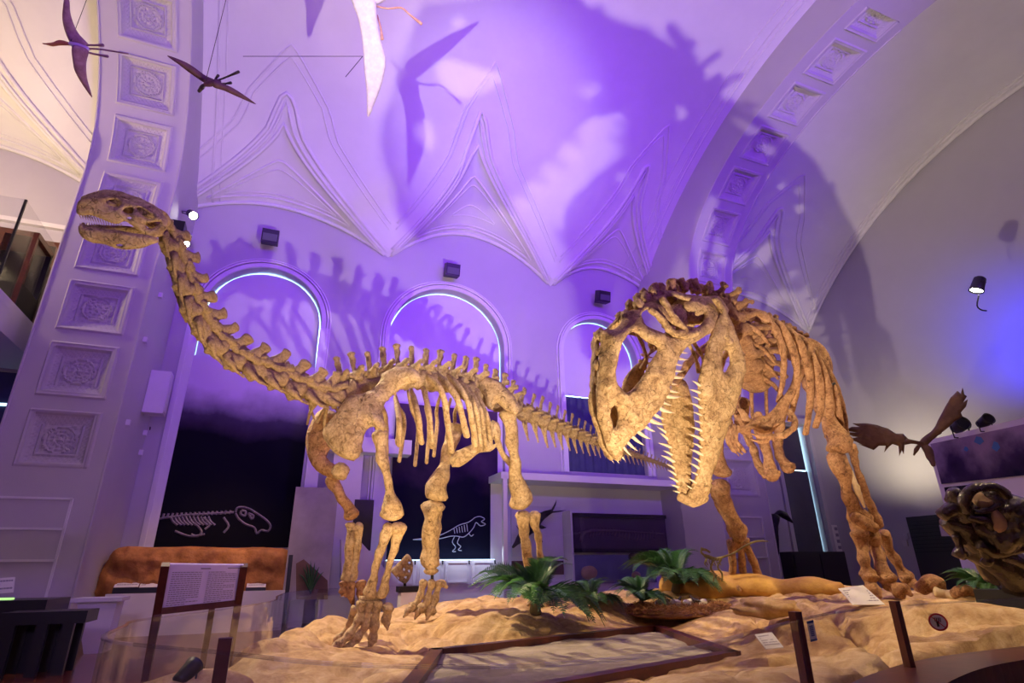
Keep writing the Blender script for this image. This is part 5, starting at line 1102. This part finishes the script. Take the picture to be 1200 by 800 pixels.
MB().box((-7.4, 13.45, 2.9), (5.6, .06, 4.6)).build('blue_backdrop', 'curtain', label='dark blue hanging under the balcony at the far left', cat='curtain')
MB().box((-7, 13.44, onY(40, 262, 13.44).z), (5.7, .12, .10)).build('trim_cornice', 'plaster', kind='structure')
# ------------------------------------------------------------------ flying reptiles on wires
def ptero(d, body, head, wings, legs, tail, mt, hm, label, bm=None, wt=.02):
    f = lambda q: P(q[0], q[1], d+(q[2] if len(q) > 2 else 0)); c = f(body[0]); t = thing('pterosaur_model', c, label, 'pterosaur model')
    part(MB().tube([f(q) for q in body], [px(w_, d) for w_ in (2.5, 4.2, 4, 2)][:len(body)], 12, .8, nz=.1), 'body', bm or mt, t, True)
    if head: part(MB().tube([f(q) for q in head], [px(w_, d) for w_ in (1.8, 3.6, 2.6, .6)][:len(head)], 10, .7), 'head', hm, t, True)
    for w_ in wings:
        o_ = f((sum(q[0] for q in w_)/len(w_), sum(q[1] for q in w_)/len(w_))); part(plate([q[:2] for q in w_], [], planar(o_, (CP-o_).normalized()+Vector((.25, 0, -.15))), 3.0, .05, 3, nz=.006), 'wing', mt, t, True)
    for l_ in legs: part(MB().tube([f(q) for q in l_], [px(1.1, d)]*(len(l_)-1)+[px(1.8, d)], 7), 'leg', hm if hm != 'beak' else mt, t, True)
    part(MB().tube([c, Vector((c.x, c.y, ceil_z(c.x, c.y)))], .004, 4, smooth=1), 'suspension_wire', 'dark', t)
    if tail: part(MB().tube([f(q) for q in tail], [px(1, d)]*len(tail), 6), 'tail', mt, t, True)
    return t
ptero(7.0, [(82, 51), (90, 54), (100, 57), (104, 58)], [(84, 52), (70, 50), (62, 52), (50, 51)], [[(82, 50), (76, 36), (73, 20), (75, 0), (78, -8), (81, 0), (83, 18), (90, 36), (100, 48), (104, 52), (98, 56), (88, 54)], [(85, 54), (100, 56), (104, 60), (101, 74), (102, 92), (108, 114), (100, 104), (90, 88), (86, 76)]],
      [[(102, 53), (112, 53), (121, 53)], [(104, 62), (114, 64), (126, 66)]], [(102, 57), (120, 58), (150, 63)], 'ptero', 'beak', 'mauve pterosaur with orange beak gliding at the upper left', 'ptero_w')
ptero(6.6, [(240, 99), (246, 98), (254, 96), (258, 96)], [(241, 98), (237, 102), (233, 107)], [[(196, 65), (220, 74), (240, 88), (252, 94), (244, 99), (226, 88), (210, 76)], [(250, 94), (262, 98), (278, 106), (300, 122), (280, 114), (262, 106), (250, 102)]],
      [[(256, 94), (266, 90), (280, 84)], [(256, 98), (264, 98), (271, 97)], [(252, 93), (256, 88)]], None, 'ptero_d', 'fossil', 'small dark pterosaur with outspread narrow wings near the left pier')
ptero(8.0, [(414, -14), (424, -4), (434, 4), (440, 8)], None, [[(408, -14), (414, 6), (420, 22), (425, 50), (427, 80), (430, 112), (431, 137), (440, 118), (448, 96), (452, 70), (446, 46), (442, 22), (440, 2), (430, -10)], [(430, -16), (470, -40), (520, -60), (512, -50), (478, -20), (446, 4), (436, 4)]],
      [[(436, 6), (454, 10), (470, 9), (480, 17), (494, 28)], [(442, 18), (446, 32), (448, 46)]], None, 'ptero_w', 'pskin', 'big white-winged flying reptile cut by the top edge of the frame')
for (x0, y0, x1, y1, d, lb) in ((285, 66, 425, 66, 9, 'thin wire stretched across the violet vault'), (405, 90, 425, 66, 8, 'thin wire slanting down left of the white wing')):
    MB().tube([P(x0, y0, d), P(x1, y1, d)], .006, 4, smooth=1).build('wire', 'dark', label=lb, cat='wire')
for (x, y) in ((579, 110), (686, 96)): q = P(x, y, 15.2); MB().ball(q, .10, 0, 12, 8).build('ceiling_boss', 'white', label='small round knob high on the violet vault', cat='ceiling knob', group='round knobs on the vault')
# ------------------------------------------------------------------ right: window bay, wall, antlers
fr2 = [onY(x, y, 13.47) for x, y in ((888, 500), (943, 492))]
wn = MB(); wn.box((15.07, 13.75, 3.82), (1.34, .03, 3.84)); wn.build('window_4', 'day', kind='structure')
M['blind_dark'] = mat('dark_blind', (.10, .095, .11), (.08, .075, .09), 2, .8)
MB().box((15.12, 13.66, 3.10), (1.18, .04, 2.46)).build('dark_roller_blind', 'blind_dark', label='lower dark roller blind edged with cyan daylight behind the big skeleton', cat='blind')
MB().box((15.02, 13.66, 5.08), (1.28, .04, 1.42)).build('dark_roller_blind', 'blind_dark', label='upper dark roller blind, in the same bay as the lower cyan-edged one', cat='blind')
M['dkwall'] = mat('dark_cupboard', (.035, .03, .035), rough=.5)
m = MB()
for x in (14.3, 15.85): m.box((x, 13.42, 3.6), (.14, .14, 4.8))
m.box((15.08, 13.42, 5.9), (1.7, .14, .2)); m.box((13.6, 13.40, 2.9), (1.1, .1, 5.8)); m.build('window_frame_surround', 'pier', kind='structure')
db = thing('black_cupboard', (14.6, 13.2, 0), 'low black cupboard under the dark blind', 'cupboard'); part(MB().box((14.7, 13.2, .95), (2.1, .5, 1.9)), 'body', 'dkwall', db)
for x in (14.2, 15.2): part(MB().box((x, 12.93, .95), (.95, .03, 1.75)), 'door', 'dkwall', db)
sw = thing('socket_panel', onY(978, 640, 13.4), 'upright white panel of sockets beside the big leg', 'socket panel'); c = onY(980, 634, 13.42); part(MB().box(c, (.28, .05, .95)), 'plate', 'card', sw)
for k in range(5): part(MB().box(c+Vector((.05, -.035, .36-.18*k)), (.10, .03, .09)), 'socket', 'ink', sw)
sd_ = thing('winged_sculpture', onY(915, 650, 12.8), 'black winged hanging figure against the dark window bay', 'sculpture'); f = lambda x, y: onY(x, y, 12.8)
for nme, q, w_ in (('body', [(908, 605), (907, 620), (910, 636), (909, 650)], (.12, .10, .08, .03)), ('wing', [(907, 604), (914, 601), (922, 606), (929, 612)], (.06, .10, .09, .02)), ('wing', [(909, 606), (904, 612), (906, 622)], (.05, .07, .02)), ('tail', [(909, 636), (912, 645), (911, 655)], (.04, .03, .01))): part(MB().tube([f(*p) for p in q], w_, 8, nz=.3), nme, 'black', sd_, True)
# dark shutter door in the end wall
Xe = 16.98; a, b = onX(1063, 606, Xe), onX(1112, 603, Xe); z0 = 0
sh = thing('dark_shutter_door', (Xe, (a.y+b.y)/2, 0), 'dark slatted shutter door in the far right wall', 'door'); part(MB().box((Xe-.03, (a.y+b.y)/2, a.z/2), (.06, abs(a.y-b.y), a.z)), 'leaf', 'dkwall', sh); m = MB()
for k in range(9): m.box((Xe-.07, (a.y+b.y)/2, a.z-.15-.1*k), (.03, abs(a.y-b.y)-.1, .03))
part(m, 'slats', 'dark', sh)
for (x, y) in ((1062, 628), (1061, 636)): q = onX(x, y, Xe); MB().box(q, (.06, .14, .16)).build('wall_switch', 'pier', label='small grey switch box beside the dark shutter door', cat='switch', group='switch boxes by the shutter door')
# giant deer antlers in front of the glowing wall
at_ = thing('giant_deer_antlers', P(1086, 530, 9.0), 'huge brown palmate antlers on a small skull before the glowing wall', 'antlers'); dA = 9.0; nA = (CP-P(1080, 520, dA)).normalized()
LA = [(1078, 518), (1064, 514), (1058, 508), (1050, 508), (1040, 502), (1028, 498), (1016, 496), (1007, 496), (999, 496), (1008, 500), (998, 500), (990, 504), (1006, 507), (988, 506), (1000, 511), (1006, 512), (996, 514), (1005, 518), (1012, 522), (1006, 520), (1016, 524), (1024, 527), (1030, 522), (1038, 522), (1036, 530), (1042, 523), (1046, 520), (1053, 522), (1054, 534), (1057, 527), (1059, 532), (1060, 521), (1070, 519)]
RA = [(1080, 518), (1090, 508), (1096, 500), (1100, 491), (1106, 480), (1114, 466), (1122, 458), (1126, 461), (1128, 454), (1130, 462), (1133, 464), (1128, 472), (1134, 468), (1132, 476), (1126, 483), (1128, 488), (1118, 494), (1112, 500), (1104, 506), (1096, 512), (1086, 522)]
for nme, o_ in (('antler', LA), ('antler', RA)): part(plate(o_, [], planar(P(1080, 515, dA), nA+Vector((.3 if o_ is LA else -.3, 0, .2))), 2.4, .09, 3, rnd=False, nz=.012), nme, 'antler', at_, True)
for q, w_ in (([(1062, 517), (1072, 518), (1082, 520)], (3, 2, 3)), ([(1100, 505), (1090, 512), (1081, 520)], (4, 4, 4)), ([(1078, 520), (1074, 527), (1071, 533)], (1.5, 2.5, 1))): part(MB().tube([P(x, y, dA-.05) for x, y in q], [px(z, dA) for z in w_], 9, nz=.2), 'antler_beam', 'antler', at_, True)
part(MB().tube([P(1081, 518, dA), P(1086, 526, dA-.1), P(1091, 536, dA-.2), P(1094, 545, dA-.3)], [.04, .06, .055, .03], 10, nz=.2), 'skull', 'antler', at_, True)
# exhibition board with pictures
bd = thing('exhibition_board', P(1110, 700, 9.2), 'big tilted-looking white board with a dark picture at far right', 'display board')
b0, b1 = P(1085, 516, 9.8), P(1215, 486, 7.8); zlow = 0.0
pl_ = [b0, b1, Vector((b1.x, b1.y, zlow)), Vector((b0.x, b0.y, zlow))]; nb = (b1-b0).cross(Vector((0, 0, 1))).normalized(); nb = nb if nb.dot(CP-b0) > 0 else -nb
part(MB().prism(pl_, -nb*.12), 'board', 'white', bd)
cloudy('picture_storm', (.010, .008, .035), (.05, .03, .09), (.30, .22, .36), 1.9, 3.4, 1.6)
f = lambda x, y: onPl(x, y, b0+nb*.01, nb)
part(MB().prism([f(1091, 520), f(1215, 494), f(1215, 555), f(1104, 567)], nb*.01), 'picture', 'picture_storm', bd); part(MB().prism([f(1107, 571), f(1162, 565), f(1168, 610), f(1118, 620)], nb*.01), 'picture', 'poster', bd); part(MB().prism([f(1101, 615), f(1118, 617), f(1122, 628), f(1104, 628)], nb*.01), 'picture', 'pboard', bd)
M['azure'] = mat('azure_paint', (.05, .16, .42))
m = MB()
for x, y, w_, h_ in ((1148, 516, 6, 5), (1168, 523, 5, 6), (1133, 526, 3, 3)): m.prism([f(x-w_*.5, y-h_), f(x+w_*.4, y-h_*.8), f(x+w_, y+h_*.2), f(x+w_*.2, y+h_), f(x-w_, y+h_*.3)], nb*.012)
part(m, 'painted_birds', 'azure', bd)
for (x, y, r, lb) in ((1129, 495, .085, 'round black stage lamp on top of the board, nearest its corner'), (1159, 490, .065, 'smaller black stage lamp further right on top of the board')):
    p = P(x, y, 9.1 if x < 1140 else 8.6); t = spotlamp('stage_lamp', p, p+Vector((-.5, -1.2, .35)), r*1.4, .22, lb, 'stage lamp', lit=False)
m = MB(); p = onX(1146, 342, 14.0); t = spotlamp('ceiling_spotlight', P(1144, 341, 9.5), P(1090, 520, 9.0), .11, .26, 'lit black spotlight high before the violet right wall', yoke=Vector((.9, 0, .3)))
MB().tube([P(1147, 346, 9.5), P(1145, 358, 9.5), P(1150, 363, 9.5), P(1156, 364, 9.5)], .012, 6).build('lamp_cable', 'dark', label='curled black cable hanging from the spotlight at right', cat='cable')
p = P(911, 384, 6.2); t = thing('blue_lamp', p, 'glowing violet-blue lamp behind the big skeleton\'s back', 'lamp'); part(MB().ball(p, .06, 0, 16, 10), 'lamp_globe', 'blueorb', t, True); part(MB().tube([p+Vector((-.05, 0, .05)), p+Vector((0, 0, .11)), p+Vector((.07, 0, .06))], .012, 6), 'bracket', 'dark', t, True)
# glossy black fossil skull at the right edge
dF = 4.7; fk = thing('black_fossil_skull', P(1150, 690, dF), 'glossy black-brown fossil skull with clay-filled openings at the right edge', 'fossil skull'); nF = (CP-P(1150, 620, dF)).normalized()+RT*-.3; fp = planar(P(1150, 620, dF), nF)
SKO = [(1128, 590), (1134, 578), (1144, 570), (1156, 567), (1170, 570), (1184, 578), (1205, 584), (1225, 590), (1225, 640), (1200, 640), (1185, 650), (1170, 645), (1158, 636), (1146, 628), (1134, 612)]
def rel(T_, w_, st, outer, holes=[], mt='fossil', name='skull_plate', nz=.05, off0=0.):
    return part(plate(outer, holes, lambda u, v, off: fp(u, v, off+off0), st, T_, w_, nz=nz), name, mt, fk, True)
rel(.28, 12, 3.2, SKO, nz=.03)
rel(.05, 4, 3, [(1141, 582), (1150, 576), (1160, 580), (1170, 588), (1166, 594), (1156, 596), (1148, 592)], mt='clay', name='clay_filling', nz=.004, off0=.135); rel(.05, 4, 3, [(1168, 596), (1176, 600), (1184, 610), (1184, 620), (1174, 624), (1166, 614)], mt='clay', name='clay_filling', nz=.004, off0=.135)
def lump(q, w_, mt='fossil', name='skull_ridge', nz=.3, dd=-.14): part(MB().tube([P(x, y, dF+dd) for x, y in q], [px(z, dF) for z in w_], 10, nz=nz), name, mt, fk, True)
lump([(1132, 600), (1130, 586), (1140, 573), (1156, 569), (1172, 574), (1186, 590), (1196, 606)], (5, 6, 6, 5, 5, 6, 6)); lump([(1142, 600), (1152, 600), (1162, 596), (1170, 590)], (3, 4, 4, 3)); lump([(1136, 606), (1148, 608), (1160, 612), (1166, 624), (1176, 630)], (4, 5, 5, 5, 5)); lump([(1188, 586), (1205, 594), (1225, 602)], (5, 6, 7)); lump([(1166, 634), (1182, 628), (1200, 624), (1225, 620)], (5, 7, 7, 8)); lump([(1176, 585), (1192, 600), (1200, 618)], (3, 4, 5))
lump([(1116, 576), (1121, 584), (1126, 592)], (7, 9, 7), dd=-.05); lump([(1104, 603), (1112, 597), (1124, 596), (1132, 606)], (8, 11, 12, 10), dd=-.05); lump([(1108, 612), (1118, 616), (1132, 622), (1146, 636)], (7, 12, 15, 14), dd=.05)
lump([(1120, 628), (1124, 640), (1123, 648), (1130, 652)], (4, 5, 6, 5), dd=-.02); lump([(1136, 640), (1156, 650), (1180, 664), (1225, 684)], (14, 18, 22, 24), dd=.12); lump([(1140, 650), (1165, 668), (1200, 690), (1225, 700)], (8, 14, 16, 18), dd=.2)
lump([(1148, 640), (1156, 644), (1165, 646), (1178, 642), (1200, 640), (1225, 642)], (6, 7, 7, 8, 9, 9), dd=-.12); lump([(1152, 640), (1158, 652), (1154, 660)], (5, 6, 5), dd=-.1); lump([(1180, 650), (1200, 660), (1225, 668)], (6, 7, 8), dd=-.1)
q = P(1190, 690, 5.0); part(MB().box((q.x, q.y, q.z/2), (.5, .4, q.z)), 'mount', 'black', fk)
# drawings on the two tall posters
def strokes(parent, name, Y, lines, w_, mt):
    m = MB()
    for ln in lines: m.tube([onY(x, y, Y) for x, y in ln], w_, 4, smooth=3, cap=False)
    o = m.build(name, mt, parent); return o
pos = [o for o in COL.objects if o.name.startswith('window_poster')]
L1 = [[(177, 611), (190, 607), (205, 605), (222, 603), (240, 602), (258, 601), (274, 600)]]
L1 += [[(180+5.2*i, 607-.3*i), (182+5.2*i, 602-.25*i)] for i in range(18)]; L1 += [[(200+4.4*i, 605), (203+4.4*i, 611), (208+4.4*i, 615)] for i in range(11)]
L1 += [[(276, 600), (278, 595), (284, 594), (292, 596), (302, 602), (312, 609), (317, 616), (314, 622), (306, 621), (301, 625), (298, 618), (288, 614), (280, 608), (276, 601)], [(283, 598), (288, 599), (287, 604), (282, 602), (283, 598)], [(291, 601), (297, 604), (295, 608), (291, 601)], [(228, 612), (236, 622), (232, 628), (224, 626)], [(238, 606), (246, 614), (240, 620)], [(262, 606), (268, 616), (262, 624)], [(205, 622), (222, 628), (240, 626)]]
strokes(pos[0], 'skeleton_drawing', YW-.03, L1, .022, 'drawl')
L2 = [[(484, 632), (500, 630), (515, 627), (528, 621), (538, 615), (548, 612), (553, 609), (557, 606), (563, 605), (568, 608), (564, 611), (569, 614), (563, 616), (558, 612), (555, 618), (549, 625), (543, 629), (536, 628), (528, 628), (515, 631), (500, 632), (484, 632)], [(533, 628), (530, 635), (534, 641), (530, 646), (534, 646)], [(539, 628), (536, 636), (540, 640), (537, 644), (541, 645)], [(549, 624), (552, 628), (555, 626)]]
L2 += [[(532+3*i, 619-i), (533+3*i, 625-.5*i)] for i in range(6)]
strokes(pos[1], 'dinosaur_drawing', YW-.095, L2, .010, 'chalk')
# ================================================================== LIGHT
def spot(name, loc, to, color, watts, angle=60, blend=.5, r=.05):
    l = bpy.data.lights.new(name, 'SPOT'); l.color = color; l.energy = watts; l.spot_size = math.radians(angle); l.spot_blend = blend; l.shadow_soft_size = r
    o = bpy.data.objects.new(name, l); COL.objects.link(o); o.location = loc; d = Vector(to)-Vector(loc); o.rotation_euler = d.to_track_quat('-Z', 'Y').to_euler(); return o
def point(name, loc, color, watts, r=.1):
    l = bpy.data.lights.new(name, 'POINT'); l.color = color; l.energy = watts; l.shadow_soft_size = r
    o = bpy.data.objects.new(name, l); COL.objects.link(o); o.location = loc; return o
PU = (.22, .02, 1.0); WARM = (1., .72, .36); WW = (1., .88, .78)
LIGHTS = True
# violet washers out of view, most aimed at the vault and upper walls
spot('violet_washer', (0, -2.8, 8.0), (1.0, 11, 11.5), PU, 4800, 75, 1, .4)
spot('violet_washer', (8, -2.8, 8.0), (8.0, 11, 10.5), PU, 5400, 75, 1, .4)
spot('violet_washer', (4, 4, 9.0), (4.5, 13.5, 9.0), PU, 1300, 110, 1, .4)
spot('violet_washer', (9, -2.8, 6.0), (16, 9.5, 9.5), (.20, .05, 1.), 1000, 60, 1, .4)
_t = onX(1215, 395, 17); spot('blue_washer', (_t.x-2.2, _t.y-1.2, _t.z-1.0), _t, (.02, .03, 1.), 1000, 80, 1, .2)
spot('violet_washer', (-3.2, 8.0, 2.2), (-7, 10, 4.0), PU, 200, 100, 1, .2)
spot('violet_washer', (-1.2, -3.0, 3.6), (-.6, 8, 1.4), (.62, .42, 1.), 520, 52, 1, .3)  # unseen low lavender fill, added to brighten the text panel and plinth
# white floods
KW = (1., .82, .64)
k = spot('key_flood', (2.35, 2.44, 1.14), (5.6, 8.4, 12.), KW, 1, 106, .6, .03)
def linear_falloff(o, s):                                      # linear falloff set so the nearby skull isn't burnt out under a bright ceiling
    l = o.data; l.use_nodes = True; nt = l.node_tree; e = nt.nodes['Emission']; f = nt.nodes.new('ShaderNodeLightFalloff'); f.inputs['Strength'].default_value = s; nt.links.new(f.outputs['Linear'], e.inputs['Strength'])
linear_falloff(k, 195)
spot('white_flood', (-2, -1.5, 3.2), (3.7, 10.4, 11.9), WW, 4200, 24, 1, .05)
point('left_bay_lamp', (-6.6, 10.5, 8.0), (1., .74, .40), 430, .2)
spot('antler_lamp', (14.9, 11.0, 3.4), (17, 10.9, 5.9), (1., .86, .55), 330, 130, 1, .1)
spot('plinth_lamp', (-.6, 11.0, 5.4), (-1.0, 12.6, 1.6), (1., .60, .26), 300, 60, 1, .1)
def strip(name, loc, c, w_, sx, sy):
    l = bpy.data.lights.new(name, 'AREA'); l.shape = 'RECTANGLE'; l.size = sx; l.size_y = sy; l.color = c; l.energy = w_; o = bpy.data.objects.new(name, l); COL.objects.link(o); o.location = loc
strip('vitrine_fill', (8.0, 12.72, 3.5), (.9, .85, 1.), 55, 4.2, .06)  # unseen fill light, added to brighten the inside of the case
spot('violet_washer', (6, -2.9, 6), (-3.2, 11.2, 4.5), (.30, .08, 1.), 1100, 55, 1, .3)  # extra unseen violet fill, added to tint the left pier
spot('snout_spot', (2.05, 3.0, 1.16), (2.27, 3.62, 2.24), (1., .74, .38), 26, 42, .9, .02)
strip('cabinet_strip', (3.9, 12.75, 2.0), (.75, .85, 1.), 10, 2.2, .04)
# warm spots on the skeletons
spot('warm_spot', (-.1, 3.3, 1.05), (1.9, 6.8, 3.1), WARM, 520, 60, .8, .04)
spot('warm_spot', (.3, 4.6, 1.0), (-.5, 4.9, 3.9), WARM, 320, 80, .8, .04)
spot('warm_spot', (1.75, 5.2, 1.0), (2.6, 7.2, 3.4), WARM, 180, 100, .8, .04)
spot('warm_spot', (-2.3, 10.8, 8.3), (3.2, 5.6, .9), (1., .76, .46), 4300, 50, .8, .05)
spot('warm_spot', (9, 0, 9), (5, 5.0, 1.0), WARM, 2600, 42, .8, .08)
spot('warm_spot', (4.4, 3.3, 1.35), (5.2, 4.5, 3.4), (1., .62, .30), 60, 100, .8, .03)
w = bpy.data.worlds.new('world'); S.world = w; w.use_nodes = True; w.node_tree.nodes['Background'].inputs[0].default_value = (.3, .25, .4, 1); w.node_tree.nodes['Background'].inputs[1].default_value = .01
S.view_settings.view_transform = 'Standard'; S.view_settings.look = 'None'; S.view_settings.gamma = 1; S.view_settings.use_curve_mapping = False; S.view_settings.exposure = 0
S.cycles.max_bounces = 6; S.cycles.diffuse_bounces = 4; S.cycles.sample_clamp_indirect = 4; S.cycles.transparent_max_bounces = 12
S.cycles.use_denoising = True
